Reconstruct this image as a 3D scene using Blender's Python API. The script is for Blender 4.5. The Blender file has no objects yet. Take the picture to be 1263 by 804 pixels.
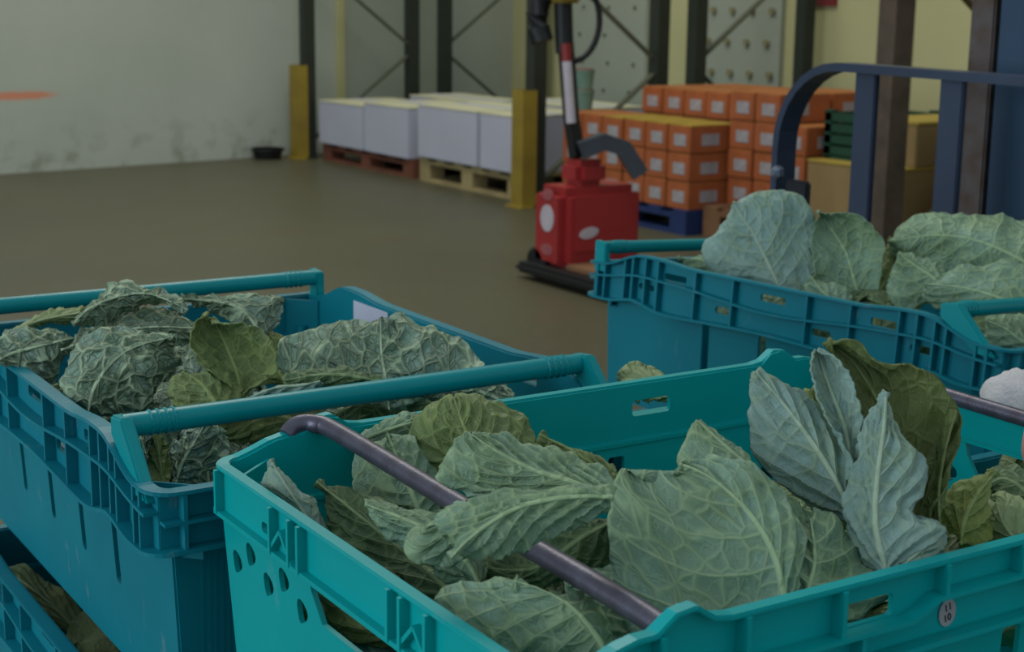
import bpy, bmesh, math, random
import numpy as np
from mathutils import Vector, Matrix, noise

# ------------------------------------------------------------------ camera, world, lights
scene = bpy.context.scene
COL = scene.collection
W, H, F = 1263, 804, 1893.6
CAM_Z = 1.05
YAW, PITCH, ROLL = math.radians(-32.4), math.radians(11.94), math.radians(0.70)
fw = np.array([-math.sin(YAW)*math.cos(PITCH), math.cos(YAW)*math.cos(PITCH), -math.sin(PITCH)])
r0 = np.array([math.cos(YAW), math.sin(YAW), 0.0])
u0 = np.cross(r0, fw)
rt = math.cos(ROLL)*r0 + math.sin(ROLL)*u0
up = -math.sin(ROLL)*r0 + math.cos(ROLL)*u0
CAM = np.array([0, 0, CAM_Z])
cd = bpy.data.cameras.new('camera'); cam = bpy.data.objects.new('camera', cd); COL.objects.link(cam)
cam.matrix_world = Matrix(((rt[0], up[0], -fw[0], 0), (rt[1], up[1], -fw[1], 0), (rt[2], up[2], -fw[2], CAM_Z), (0, 0, 0, 1)))
cd.sensor_width = 36; cd.lens = F*36/W; cd.clip_start = .05; cd.clip_end = 100
cd.dof.use_dof = True; cd.dof.focus_distance = 1.08; cd.dof.aperture_fstop = 15
scene.camera = cam

world = bpy.data.worlds.new('world'); scene.world = world; world.use_nodes = True
bg = world.node_tree.nodes['Background']; bg.inputs[0].default_value = (.80, .93, 1, 1); bg.inputs[1].default_value = .455

def area(name, loc, target, sx, sy, power, color):
    l = bpy.data.lights.new(name, 'AREA'); l.shape = 'RECTANGLE'; l.size = sx; l.size_y = sy; l.energy = power; l.color = color
    o = bpy.data.objects.new(name, l); COL.objects.link(o); o.location = loc
    o.rotation_euler = (Vector(target)-Vector(loc)).to_track_quat('-Z', 'Y').to_euler()
    return o
area('loading_door_left_offscreen', (-6.0, 2.4, 1.95), (0, 2.4, 1.95), 4.5, 3.7, 190, (.88, .96, 1))
area('ceiling_lamp_offscreen', (2.6, 6.2, 5.2), (2.6, 6.2, 0), 1.2, 6.0, 175, (1, .95, .80))
vs = scene.view_settings
vs.view_transform = 'Standard'; vs.look = 'None'; vs.exposure = 0.0; vs.gamma = 1; vs.use_curve_mapping = False

# ------------------------------------------------------------------ helpers
def ray(x, y): return (x-W/2)/F*rt - (y-H/2)/F*up + fw
def at_z(x, y, z): d = ray(x, y); return CAM + d*((z-CAM_Z)/d[2])
def at_x(x, y, X): d = ray(x, y); return CAM + d*(X/d[0])
def at_y(x, y, Y): d = ray(x, y); return CAM + d*(Y/d[1])

def srgb(*c):
    return tuple((v/12.92 if v <= .04045 else ((v+.055)/1.055)**2.4) for v in c) + (1,)

class NT:
    def __init__(s, name):
        s.m = bpy.data.materials.new(name); s.m.use_nodes = True; s.t = s.m.node_tree; s.t.nodes.clear()
        s.out = s.n('ShaderNodeOutputMaterial'); s.b = s.n('ShaderNodeBsdfPrincipled'); s.l(s.b.outputs[0], s.out.inputs[0])
    def n(s, k, **kw):
        nd = s.t.nodes.new(k)
        for a, b in kw.items(): setattr(nd, a, b)
        return nd
    def l(s, a, b): s.t.links.new(a, b)
    def v(s, sock, val):
        if hasattr(val, 'is_output'): s.l(val, sock)
        else: sock.default_value = val
    def math(s, op, a, b=0.0, c=None, clamp=False):
        nd = s.n('ShaderNodeMath', operation=op); nd.use_clamp = clamp
        s.v(nd.inputs[0], a); s.v(nd.inputs[1], b)
        if c is not None: s.v(nd.inputs[2], c)
        return nd.outputs[0]
    def mix(s, f, a, b):
        nd = s.n('ShaderNodeMix', data_type='RGBA'); s.v(nd.inputs[0], f); s.v(nd.inputs[6], a); s.v(nd.inputs[7], b); return nd.outputs[2]
    def noise(s, scale, detail=3, vec=None, rough=.55):
        nd = s.n('ShaderNodeTexNoise'); nd.inputs['Scale'].default_value = scale; nd.inputs['Detail'].default_value = detail; nd.inputs['Roughness'].default_value = rough
        if vec is not None: s.l(vec, nd.inputs['Vector'])
        return nd.outputs['Fac']
    def ramp(s, f, a, b, clamp=True):
        nd = s.n('ShaderNodeMapRange'); s.v(nd.inputs[0], f); s.v(nd.inputs[1], a); s.v(nd.inputs[2], b); nd.clamp = clamp; return nd.outputs[0]
    def obj(s): return s.n('ShaderNodeTexCoord').outputs['Object']
    def bump(s, h, strength, dist=.01):
        nd = s.n('ShaderNodeBump'); nd.inputs['Strength'].default_value = strength; nd.inputs['Distance'].default_value = dist
        s.l(h, nd.inputs['Height']); s.l(nd.outputs[0], s.b.inputs['Normal'])
    def attr(s, name): return s.n('ShaderNodeAttribute', attribute_name=name).outputs['Fac']

def plain(name, col, rough=.6, metal=0, var=.12, scale=9, bump=0, col2=None, spec=.4):
    t = NT(name); v = t.obj()
    f = t.noise(scale, 4, v)
    c2 = col2 or tuple(max(0, x*(1-var*2.2)) for x in col[:3])+(1,)
    t.l(t.mix(t.ramp(f, .3, .7), c2, col), t.b.inputs['Base Color'])
    t.b.inputs['Roughness'].default_value = rough; t.b.inputs['Metallic'].default_value = metal
    t.b.inputs['Specular IOR Level'].default_value = spec
    if bump: t.bump(t.noise(scale*9, 3, v), bump, .004)
    return t.m

def mesh_obj(name, verts, faces, mat, parent=None, smooth=False):
    me = bpy.data.meshes.new(name); me.from_pydata([tuple(v) for v in verts], [], faces); me.update()
    if smooth: me.polygons.foreach_set('use_smooth', [True]*len(me.polygons))
    return link(name, me, mat, parent)
def link(name, me, mat, parent=None):
    if mat and not me.materials: me.materials.append(mat)
    o = bpy.data.objects.new(name, me); COL.objects.link(o)
    if parent: o.parent = parent
    return o
def empty(name, loc=(0, 0, 0), rz=0):
    o = bpy.data.objects.new(name, None); COL.objects.link(o); o.location = loc; o.rotation_euler = (0, 0, rz); o.empty_display_size = .05
    return o
def tag(o, label=None, cat=None, group=None, kind=None):
    if label: o['label'] = label
    if cat: o['category'] = cat
    if group: o['group'] = group
    if kind: o['kind'] = kind
    return o
def copy_tree(o, parent=None):
    c = o.copy(); COL.objects.link(c); c.parent = parent
    for ch in list(o.children): copy_tree(ch, c)
    return c

class MB:
    """collects solids into one mesh"""
    def __init__(s): s.v = []; s.f = []
    def add(s, vs_, fs):
        k = len(s.v); s.v += [tuple(p) for p in vs_]; s.f += [tuple(i+k for i in f) for f in fs]; return s
    def box(s, x0, x1, y0, y1, z0, z1):
        return s.add([(x0,y0,z0),(x1,y0,z0),(x1,y1,z0),(x0,y1,z0),(x0,y0,z1),(x1,y0,z1),(x1,y1,z1),(x0,y1,z1)],
                     [(3,2,1,0),(4,5,6,7),(0,1,5,4),(1,2,6,5),(2,3,7,6),(3,0,4,7)])
    def sweep(s, path, prof, upv=(0, 0, 1), closed=False):
        """profile (2D list: side, up) swept along path"""
        P = [Vector(p) for p in path]; n = len(P); m = len(prof); vs_ = []
        for i in range(n):
            if closed: t = P[(i+1) % n]-P[i-1]
            else: t = P[min(i+1, n-1)]-P[max(i-1, 0)]
            t.normalize(); side = t.cross(Vector(upv))
            if side.length < 1e-4: side = t.cross(Vector((1, 0, 0)))
            side.normalize(); u2 = side.cross(t)
            for a, b in prof: vs_.append(P[i]+side*a+u2*b)
        fs = []
        for i in range(n if closed else n-1):
            j = (i+1) % n
            for k in range(m): fs.append((i*m+k, i*m+(k+1) % m, j*m+(k+1) % m, j*m+k))
        if not closed: fs += [tuple(range(m-1, -1, -1)), tuple(range((n-1)*m, n*m))]
        return s.add(vs_, fs)
    def tube(s, path, r, n=12, upv=(0, 0, 1)):
        return s.sweep(path, [(r*math.cos(2*math.pi*k/n), r*math.sin(2*math.pi*k/n)) for k in range(n)], upv)
    def mesh(s, me, M):
        k = len(s.v); s.v += [tuple(M @ v.co) for v in me.vertices]; s.f += [tuple(i+k for i in p.vertices) for p in me.polygons]; return s
    def build(s, name, mat, parent=None, smooth=False, bevel=0):
        o = mesh_obj(name, s.v, s.f, mat, parent)
        if smooth or bevel:
            bm = bmesh.new(); bm.from_mesh(o.data); bmesh.ops.recalc_face_normals(bm, faces=bm.faces)
            if bevel: bmesh.ops.bevel(bm, geom=[e for e in bm.edges if len(e.link_faces) == 2 and e.calc_face_angle(0) > .6], offset=bevel, segments=2, affect='EDGES', clamp_overlap=True)
            bm.to_mesh(o.data); bm.free()
            if smooth:
                o.data.polygons.foreach_set('use_smooth', [True]*len(o.data.polygons))
                o.data.set_sharp_from_angle(angle=.7)
        return o

def plate(outer, holes, th):
    """2D outline with holes -> solid plate mesh in the XY plane, thickness th along Z"""
    cu = bpy.data.curves.new('outline', 'CURVE'); cu.dimensions = '2D'; cu.fill_mode = 'BOTH'; cu.extrude = th/2
    for pts in [outer]+list(holes):
        sp = cu.splines.new('POLY'); sp.points.add(len(pts)-1)
        for p, q in zip(sp.points, pts): p.co = (q[0], q[1], 0, 1)
        sp.use_cyclic_u = True
    o = bpy.data.objects.new('outline', cu); COL.objects.link(o)
    me = bpy.data.meshes.new_from_object(o.evaluated_get(bpy.context.evaluated_depsgraph_get()))
    bpy.data.objects.remove(o); bpy.data.curves.remove(cu)
    return me
def rrect(x0, x1, y0, y1, r, n=4):
    out = []
    for cx, cy, a in ((x1-r, y1-r, 0), (x0+r, y1-r, 90), (x0+r, y0+r, 180), (x1-r, y0+r, 270)):
        for k in range(n+1):
            t = math.radians(a+90*k/n); out.append((cx+r*math.cos(t), cy+r*math.sin(t)))
    return out
def lathe(prof, n=20):
    vs_ = []; fs = []
    for r, z in prof:
        for k in range(n): vs_.append((r*math.cos(2*math.pi*k/n), r*math.sin(2*math.pi*k/n), z))
    for i in range(len(prof)-1):
        for k in range(n): fs.append((i*n+k, i*n+(k+1) % n, (i+1)*n+(k+1) % n, (i+1)*n+k))
    fs += [tuple(range(n-1, -1, -1)), tuple(range((len(prof)-1)*n, len(prof)*n))]
    return vs_, fs

# ------------------------------------------------------------------ materials
def mat_floor():
    t = NT('floor_concrete'); v = t.obj()
    a = t.noise(.5, 5, v); b = t.noise(3.2, 5, v); d = t.noise(26, 3, v)
    c = t.mix(t.ramp(a, .3, .7), srgb(.28, .28, .215), srgb(.33, .32, .245))
    c = t.mix(t.math('MULTIPLY', t.ramp(b, .52, .75), .5), c, srgb(.32, .27, .20))
    c = t.mix(t.math('MULTIPLY', t.ramp(d, .45, .8), .2), c, srgb(.45, .43, .35))
    t.l(c, t.b.inputs['Base Color']); t.b.inputs['Roughness'].default_value = .42; t.b.inputs['Specular IOR Level'].default_value = .35
    t.bump(d, .08, .004); return t.m
def mat_wall_white():
    t = NT('wall_paint_white'); v = t.obj()
    sep = t.n('ShaderNodeSeparateXYZ'); t.l(v, sep.inputs[0]); x, z = sep.outputs[0], sep.outputs[2]
    c = t.mix(t.ramp(t.noise(1.1, 4, v), .3, .7), srgb(.65, .68, .645), srgb(.70, .725, .69))
    # scuffs and dirt along the foot of the wall
    low = t.math('MULTIPLY', t.ramp(z, .36, .05), t.ramp(t.noise(7, 4, v), .50, .66))
    c = t.mix(t.math('MULTIPLY', low, .55), c, srgb(.45, .47, .40))
    # rubbed orange streak
    dx = t.math('DIVIDE', t.math('SUBTRACT', x, .14), .27); dz = t.math('DIVIDE', t.math('SUBTRACT', z, .462), .030)
    rr = t.math('ADD', t.math('MULTIPLY', dx, dx), t.math('MULTIPLY', dz, dz))
    rr = t.math('ADD', rr, t.math('MULTIPLY', t.math('SUBTRACT', t.noise(14, 2, v), .5), 1.2))
    c = t.mix(t.math('MULTIPLY', t.ramp(rr, 1.1, .2), .75), c, srgb(.86, .47, .30))
    t.l(c, t.b.inputs['Base Color']); t.b.inputs['Roughness'].default_value = .7
    return t.m
def mat_plastic(name, c, dark, scuff=.5, rough=.42):
    t = NT(name); v = t.obj()
    col = t.mix(t.ramp(t.noise(5, 4, v), .3, .7), dark, c)
    s = t.n('ShaderNodeTexNoise'); s.inputs['Scale'].default_value = 34; s.inputs['Detail'].default_value = 5; s.inputs['Roughness'].default_value = .7
    mp = t.n('ShaderNodeMapping'); mp.inputs['Scale'].default_value = (1, 1, .35); t.l(v, mp.inputs[0]); t.l(mp.outputs[0], s.inputs['Vector'])
    scr = t.math('MULTIPLY', t.ramp(s.outputs['Fac'], .63, .74), scuff)
    col = t.mix(scr, col, srgb(.62, .66, .68))
    t.l(col, t.b.inputs['Base Color'])
    t.b.inputs['Roughness'].default_value = rough
    t.b.inputs['Specular IOR Level'].default_value = .25
    t.bump(t.noise(60, 3, v), .06, .002)
    tr = t.n('ShaderNodeBsdfTranslucent'); t.l(col, tr.inputs[0]); mx = t.n('ShaderNodeMixShader'); mx.inputs[0].default_value = .05
    t.l(t.b.outputs[0], mx.inputs[1]); t.l(tr.outputs[0], mx.inputs[2]); t.l(mx.outputs[0], t.out.inputs[0])
    return t.m
def mat_leaf(name, c1, c2, vein, net=.5, patch=None, patch_amt=0.0, netscale=75, bumpk=.5):
    t = NT(name)
    ph, vv, uu, vm = t.attr('ph'), t.attr('vv'), t.attr('uu'), t.attr('vm')
    cb = t.n('ShaderNodeCombineXYZ'); t.l(t.attr('um'), cb.inputs[0]); t.l(vm, cb.inputs[1]); t.l(t.attr('sd'), cb.inputs[2])
    vec = cb.outputs[0]
    wob = t.n('ShaderNodeTexNoise'); wob.inputs['Scale'].default_value = 45; t.l(vec, wob.inputs['Vector'])
    wv = t.n('ShaderNodeVectorMath', operation='SCALE'); sb = t.n('ShaderNodeVectorMath', operation='SUBTRACT'); sb.inputs[1].default_value = (.5, .5, .5)
    t.l(wob.outputs['Color'], sb.inputs[0]); t.l(sb.outputs[0], wv.inputs[0]); wv.inputs['Scale'].default_value = .012
    ad = t.n('ShaderNodeVectorMath', operation='ADD'); t.l(vec, ad.inputs[0]); t.l(wv.outputs[0], ad.inputs[1]); vec2 = ad.outputs[0]
    av = t.math('ABSOLUTE', vv)
    fr = t.math('ABSOLUTE', t.math('SUBTRACT', t.math('FRACT', t.math('ADD', ph, t.math('MULTIPLY', t.math('SUBTRACT', wob.outputs['Fac'], .5), .25))), .5))   # .5 on a vein
    dist = t.math('SUBTRACT', .5, fr)
    wid = t.math('MULTIPLY_ADD', av, -.06, .105)
    sec = t.ramp(dist, wid, 0.0)
    f2 = t.math('SUBTRACT', .5, t.math('ABSOLUTE', t.math('SUBTRACT', t.math('FRACT', t.math('MULTIPLY_ADD', ph, 2.0, t.math('MULTIPLY', t.math('SUBTRACT', wob.outputs['Fac'], .5), .9))), .5)))
    sec2 = t.math('MULTIPLY', t.math('MULTIPLY', t.ramp(f2, .085, 0.0), t.ramp(av, .35, .6)), .55)
    sec = t.math('MAXIMUM', t.math('POWER', sec, 1.2), sec2)
    wm = t.math('MULTIPLY_ADD', uu, -.0021, .0028)
    mid = t.ramp(t.math('DIVIDE', t.math('ABSOLUTE', vm), wm), 1.25, .55)
    def vor(scale):
        vo = t.n('ShaderNodeTexVoronoi', feature='DISTANCE_TO_EDGE'); vo.inputs['Scale'].default_value = scale; t.l(vec2, vo.inputs['Vector']); return vo.outputs['Distance']
    d1 = vor(netscale); d2 = vor(netscale*2.6)
    n1 = t.math('MULTIPLY', t.ramp(d1, .13, .01), net); n2 = t.math('MULTIPLY', t.ramp(d2, .12, .0), net*.45)
    veins = t.math('MAXIMUM', t.math('MAXIMUM', t.math('MULTIPLY', sec, .85), mid), t.math('MAXIMUM', n1, n2))
    base = t.mix(t.ramp(t.noise(22, 5, vec), .32, .68), c1, c2)
    if patch:
        base = t.mix(t.math('MULTIPLY', t.ramp(t.noise(13, 3, vec), .42, .62), patch_amt), base, patch)
    # greener tissue along the small veins, waxy bloom between them
    halo = t.math('MULTIPLY', t.ramp(d1, .30, .02), t.ramp(t.noise(30, 3, vec), .40, .62))
    gtint = t.mix(.55, base, srgb(.40, .50, .24))
    base = t.mix(t.math('MULTIPLY', halo, .8), base, gtint)
    # dark bruises
    base = t.mix(t.math('MULTIPLY', t.ramp(t.noise(60, 4, vec), .66, .76), .5), base, srgb(.26, .29, .22))
    col = t.mix(t.math('MULTIPLY', veins, .85), base, vein)
    t.l(col, t.b.inputs['Base Color']); t.b.inputs['Roughness'].default_value = .55; t.b.inputs['Specular IOR Level'].default_value = .3
    hgt = t.math('ADD', t.math('MULTIPLY', veins, .7), t.math('MULTIPLY', t.ramp(d1, .0, .45), -.9*min(1, net+.3)))
    hgt = t.math('ADD', hgt, t.math('MULTIPLY', t.noise(110, 4, vec), .5))
    t.bump(hgt, bumpk, .006)
    tr = t.n('ShaderNodeBsdfTranslucent'); t.l(col, tr.inputs[0])
    mx = t.n('ShaderNodeMixShader'); mx.inputs[0].default_value = .14; t.l(t.b.outputs[0], mx.inputs[1]); t.l(tr.outputs[0], mx.inputs[2]); t.l(mx.outputs[0], t.out.inputs[0])
    return t.m

M = {}
M['floor'] = mat_floor(); M['wall'] = mat_wall_white()
M['cream'] = plain('wall_paint_cream', srgb(.74, .73, .55), .7, var=.05, scale=1.5)
M['teal'] = mat_plastic('teal_plastic', srgb(.0, .69, .70), srgb(.0, .645, .66), .25, .36)
M['blue'] = mat_plastic('blue_teal_plastic', srgb(.05, .535, .605), srgb(.035, .475, .555), .38, .42)
M['bar'] = mat_plastic('bar_plastic', srgb(.02, .62, .65), srgb(.02, .57, .60), .12, .32)
M['steel'] = plain('worn_steel_rod', srgb(.40, .40, .47), .38, .55, .15, 60, .1, srgb(.33, .31, .36))
M['green1'] = mat_leaf('leaf_grey_green', srgb(.43, .565, .475), srgb(.57, .71, .64), srgb(.74, .85, .66), .45, srgb(.48, .54, .32), .30)
M['green2'] = mat_leaf('leaf_waxy_blue_green', srgb(.50, .63, .61), srgb(.60, .73, .71), srgb(.73, .82, .71), .32, None, 0, 60)
M['savoy'] = mat_leaf('leaf_savoy_netted', srgb(.46, .60, .53), srgb(.64, .76, .71), srgb(.80, .89, .74), .95, srgb(.42, .52, .30), .35, 58, 1.0)
M['olive'] = mat_leaf('leaf_olive', srgb(.35, .42, .25), srgb(.43, .49, .30), srgb(.55, .61, .40), .3, srgb(.43, .44, .20), .35)
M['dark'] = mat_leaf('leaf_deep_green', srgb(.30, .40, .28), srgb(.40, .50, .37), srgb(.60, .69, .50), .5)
M['yellow'] = mat_leaf('leaf_yellowing', srgb(.50, .56, .28), srgb(.58, .65, .40), srgb(.70, .76, .50), .25, srgb(.58, .55, .14), .5)
M['pale'] = mat_leaf('leaf_pale_heart', srgb(.60, .68, .48), srgb(.68, .74, .55), srgb(.76, .82, .64), .2)
M['yelgreen'] = mat_leaf('leaf_yellow_green', srgb(.40, .48, .30), srgb(.50, .58, .40), srgb(.66, .74, .48), .5, srgb(.48, .47, .20), .45)

# ------------------------------------------------------------------ the setting
floor = MB().box(-6, 9, -3, 12, -.1, 0).build('floor', M['floor']); tag(floor, kind='structure')
wall_ang = math.atan2(9.683-9.391, 4.073-2.317)
wl = MB().box(-7.5, 4.2, 0, .2, 0, 5.5).build('wall_left', M['wall']); wl.location = (4.2, 9.704, 0); wl.rotation_euler = (0, 0, wall_ang); tag(wl, kind='structure')
wl.location = (2.317, 9.391, 0)
wb = MB().box(6.36, 6.56, -1, 10.08, 0, 5.5).build('wall_back', M['cream']); tag(wb, kind='structure')

# ------------------------------------------------------------------ pallet racking
M['rackgreen'] = plain('rack_dark_green', srgb(.165, .19, .165), .5, .1, .1, 8)
M['brace'] = plain('rack_brace_grey', srgb(.34, .35, .29), .55, .2, .1, 8)
M['rust'] = plain('rack_rusty_brown', srgb(.36, .31, .27), .7, .1, .2, 12, 0, srgb(.26, .23, .20))
M['yellowpost'] = plain('guard_yellow', srgb(.57, .49, .17), .55, 0, .1, 6, 0, srgb(.49, .41, .15))
def channel(mb, x, y, z0, z1, w, d, s=1):
    t = .006
    mb.box(x-w/2, x+w/2, y-d/2, y-d/2+t, z0, z1); mb.box(x-w/2, x-w/2+t, y-d/2+t, y+d/2, z0, z1); mb.box(x+w/2-t, x+w/2, y-d/2+t, y+d/2, z0, z1)
    mb.box(x-w/2+t, x-w/2+.02, y+d/2-t, y+d/2, z0, z1); mb.box(x+w/2-.02, x+w/2-t, y+d/2-t, y+d/2, z0, z1)
def rack_frame(x0, x1, y, label, mats, w=.075, d=.085, zigs=(-.03, .72, 1.42, 2.12), start=1):
    root = empty('rack_frame', ((x0+x1)/2, y, 0)); hx = (x1-x0)/2
    for k, x in enumerate((-hx, hx)):
        mb = MB(); channel(mb, x, 0, .008, 2.6, w, d); mb.build('upright', mats[k], root)
        MB().box(x-.045, x+.045, -.045, .045, 0, .008).build('foot_plate', mats[k], root)
    s = start; zz = [.12, .80, 1.48, 2.16]
    zz = zigs
    for a, b in zip(zz[:-1], zz[1:]):
        MB().sweep([(-hx*s, 0, max(a, .05)), (hx*s, 0, b-.03)], [(-.006, -.02), (.006, -.02), (.006, .02), (-.006, .02)], (0, 1, 0)).build('brace', mats[2], root); s = -s
    tag(root, label, 'rack', 'pallet rack upright frames'); return root
RG = (M['rackgreen'], M['rackgreen'], M['brace'])
FX0, FX1, BX0, BX1 = 4.38, 5.17, 5.43, 6.22
rack_frame(FX0, FX1, 9.48, 'dark rack frame rising from yellow post guard next to the plain white wall', RG, zigs=(.1, .73, 1.36, 2.0), start=1)
rack_frame(FX0, FX1, 6.70, 'dark rack frame rising from yellow post guard behind red pallet truck', RG, zigs=(.1, .73, 1.36, 2.0), start=1)
rack_frame(FX0, FX1+.1, 4.22, 'rusty brown rack frame seen behind blue forklift backrest', (M['rust'], M['rust'], M['brace']), .10, .09, zigs=(-.2, .73, 1.36, 2.0), start=1)
rack_frame(BX0, BX1, 9.48, 'dark rear rack frame above the white cartons, beside the white wall', RG, zigs=(.1, .73, 1.36, 2.0), start=-1)
rack_frame(BX0, BX1, 6.70, 'dark rear rack frame above the orange cartons, before spotted board', RG, zigs=(.1, .73, 1.36, 2.0), start=-1)
def guard(y, h, label):
    root = empty('post_guard', (FX0-.075, y, 0))
    mb = MB(); t = .008; w = .055
    mb.box(-.035, -.035+t, -w, w, .01, h); mb.box(-.035+t, .05, -w, -w+t, .01, h); mb.box(-.035+t, .05, w-t, w, .01, h); mb.build('shield', M['yellowpost'], root)
    MB().box(-.06, .028, -.075, .075, 0, .01).build('base_plate', M['yellowpost'], root)
    tag(root, label, 'post guard', 'yellow rack post guards')
guard(9.48, .62, 'yellow steel guard around rack post next to the black tray')
guard(6.70, .605, 'yellow steel guard around rack post behind red pallet truck')

# spotted boards on the back wall
M['board'] = plain('board_grey', srgb(.62, .65, .60), .7, 0, .04, 3)
M['hook'] = plain('board_hook_tan', srgb(.57, .55, .42), .7)
hv, hf = lathe([(.022, 0), (.022, .006)], 10)
hook_me = bpy.data.meshes.new('hook'); hook_me.from_pydata([(-z*4, y, x) for x, y, z in hv], [], hf); hook_me.materials.append(M['hook'])
def board(px0, px1, label, me, name, cols, dz):
    ya, yb = at_x(px0, 60, 6.33)[1], at_x(px1, 60, 6.33)[1]; y0, y1 = min(ya, yb), max(ya, yb)
    root = empty('wall_board', (6.36, (y0+y1)/2, 0)); hw = (y1-y0)/2
    spots = [(-hw+(c+.5)*2*hw/cols + (.02 if r % 2 else -.02), .25+r*dz) for r in range(9) for c in range(cols)]
    cut = [[(y+.022*math.cos(k*math.pi/7), z+.022*math.sin(k*math.pi/7)) for k in range(14)] for y, z in spots] if me is None else []
    pm = plate([(-hw, .02), (hw, .02), (hw, 2.1), (-hw, 2.1)], cut, .03)
    MB().mesh(pm, Matrix(((0, 0, 1, -.016), (1, 0, 0, 0), (0, 1, 0, 0), (0, 0, 0, 1)))).build('panel', M['board'], root)
    for y, z in (spots if me else []):
        o = link(name, me, None, root); o.location = (-.03, y, z)
    tag(root, label, 'wall board')
board(702, 796, 'pale grey board with dark round holes behind the rack braces', None, 'hole', 3, .19)
board(866, 962, 'pale grey board with rows of small tan hooks', hook_me, 'hook', 4, .19)
# grey-white sheet on the side wall behind the white cartons
def wall_pt(x): return 9.391+(x-2.317)*math.tan(wall_ang)
sh = empty('wall_sheet', (5.2, wall_pt(5.2), 0), wall_ang)
MB().box(-.42, .42, -.03, -.001, .02, 2.4).build('panel', M['board'], sh); MB().box(-.47, -.42, -.045, -.001, .02, 2.4).build('edge_batten', M['cream'], sh)
tag(sh, 'tall pale grey sheet with cream batten behind the white cartons', 'wall sheet')
M['redsign'] = plain('sign_red', srgb(.52, .20, .22), .5)
p0 = at_x(992, 7, 6.34); p1 = at_x(1030, 7, 6.34)
rs = MB().box(6.335, 6.359, p1[1], p0[1], p0[2], p0[2]+.22).build('wall_sign', M['redsign']); tag(rs, 'small dark red sign on the cream wall', 'sign')

# ------------------------------------------------------------------ pallets
M['woodlight'] = plain('wood_light', srgb(.62, .56, .40), .75, 0, .15, 5, .2)
M['woodred'] = plain('wood_red_paint', srgb(.44, .26, .20), .75, 0, .15, 5, .2)
M['woodbrown'] = plain('wood_brown', srgb(.50, .36, .25), .75, 0, .15, 5, .2)
M['woodblue'] = plain('wood_blue_paint', srgb(.11, .19, .38), .6, 0, .12, 5, .1)
def pallet(loc, lx, ly, h, mat, label, rz=0, group='wooden pallets', nb=6):
    root = empty('pallet', loc, rz); t = .02; bw = .1
    for k in range(nb):
        y = -ly/2+bw/2+(ly-bw)*k/(nb-1); MB().box(-lx/2, lx/2, y-bw/2, y+bw/2, h-t, h).build('deck_board', mat, root)
    for k in range(3):
        x = -lx/2+bw/2+(lx-bw)*k/2
        MB().box(x-bw/2, x+bw/2, -ly/2, ly/2, h-2*t, h-t).build('stringer_board', mat, root)
        MB().box(x-bw/2, x+bw/2, -ly/2, ly/2, 0, t).build('bottom_board', mat, root)
        for j in range(3):
            y = -ly/2+.06+(ly-.12)*j/2; MB().box(x-bw/2, x+bw/2, y-.06, y+.06, t, h-2*t).build('block', mat, root)
    return tag(root, label, 'pallet', group)
pallet((4.92, 8.72, 0), 1.0, 1.24, .115, M['woodred'], 'red painted wooden pallet under the white cartons')
pallet((4.92, 7.46, 0), 1.0, 1.10, .145, M['woodlight'], 'pale bare wood pallet under the white cartons')
pallet((4.93, 6.02, 0), 1.0, 1.04, .115, M['woodblue'], 'dark blue pallet under the orange cartons')
pallet((5.02, 5.085, 0), 1.0, .80, .14, M['woodbrown'], 'brown wooden pallet beside the blue pallet')

# ------------------------------------------------------------------ white cartons
M['carton'] = plain('carton_white', srgb(.69, .70, .77), .7, 0, .03, 3)
M['cartontop'] = plain('carton_cream_top', srgb(.78, .77, .66), .75, 0, .05, 4)
def white_carton(y0, y1, z0, z1, label, x0=4.40, x1=4.95):
    root = empty('white_carton', ((x0+x1)/2, (y0+y1)/2, z0)); a, b, h = (x1-x0)/2, (y1-y0)/2, z1-z0
    MB().box(-a, a, -b, b, 0, h-.012).build('body', M['carton'], root, bevel=.006)
    MB().box(-a, -.004, -b, b, h-.012, h-.003).build('flap', M['cartontop'], root); MB().box(.004, a, -b, b, h-.012, h-.001).build('flap', M['cartontop'], root)
    MB().box(-.03, .03, -b, b, h-.003, h).build('tape', M['carton'], root)
    tag(root, label, 'carton', 'white cartons on the pallets')
ys = [9.24, 8.76, 8.30, 8.12]
white_carton(8.72, 9.36, .115, .40, 'white carton at the wall end of the red pallet')
white_carton(8.12, 8.70, .115, .425, 'white carton on red pallet, beside pale pallet')
white_carton(7.32, 8.00, .145, .455, 'large white carton on pale pallet beside the red pallet')
white_carton(6.93, 7.29, .145, .455, 'narrow white carton beside yellow guard on the pale pallet')
white_carton(8.3, 9.2, .115, .43, 'white carton in second row on red pallet, at the wall side', 5.0, 5.4)
white_carton(7.1, 7.95, .145, .47, 'white carton in second row on pale pallet', 5.0, 5.4)

# ------------------------------------------------------------------ orange cartons
M['orange'] = plain('carton_orange', srgb(.66, .36, .20), .65, 0, .12, 9)
M['orangetop'] = plain('carton_orange_top', srgb(.68, .42, .22), .7, 0, .1, 6)
M['strap'] = plain('carton_yellow_lid', srgb(.66, .55, .20), .7)
M['label'] = plain('carton_label', srgb(.64, .62, .64), .7, 0, .15, 14)
rnd = random.Random(4)
def make_carton(sx, sy, sz, lid):
    root = empty('orange_carton')
    MB().box(-sx/2, sx/2, -sy/2, sy/2, 0, sz-.006).build('body', M['orange'], root, bevel=.004)
    MB().box(-sx/2+.004, sx/2-.004, -sy/2+.004, sy/2-.004, sz-.006, sz).build('lid', lid, root)
    MB().box(-sx/2-.002, -sx/2+.001, -sy*.30, sy*.22, sz*.24, sz*.66).build('paper_label', M['label'], root)
    MB().box(-sx*.28, sx*.06, -sy/2-.002, -sy/2+.001, sz*.26, sz*.68).build('paper_label', M['label'], root)
    return root
CX, CY, CZ = .30, .165, .128
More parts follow.
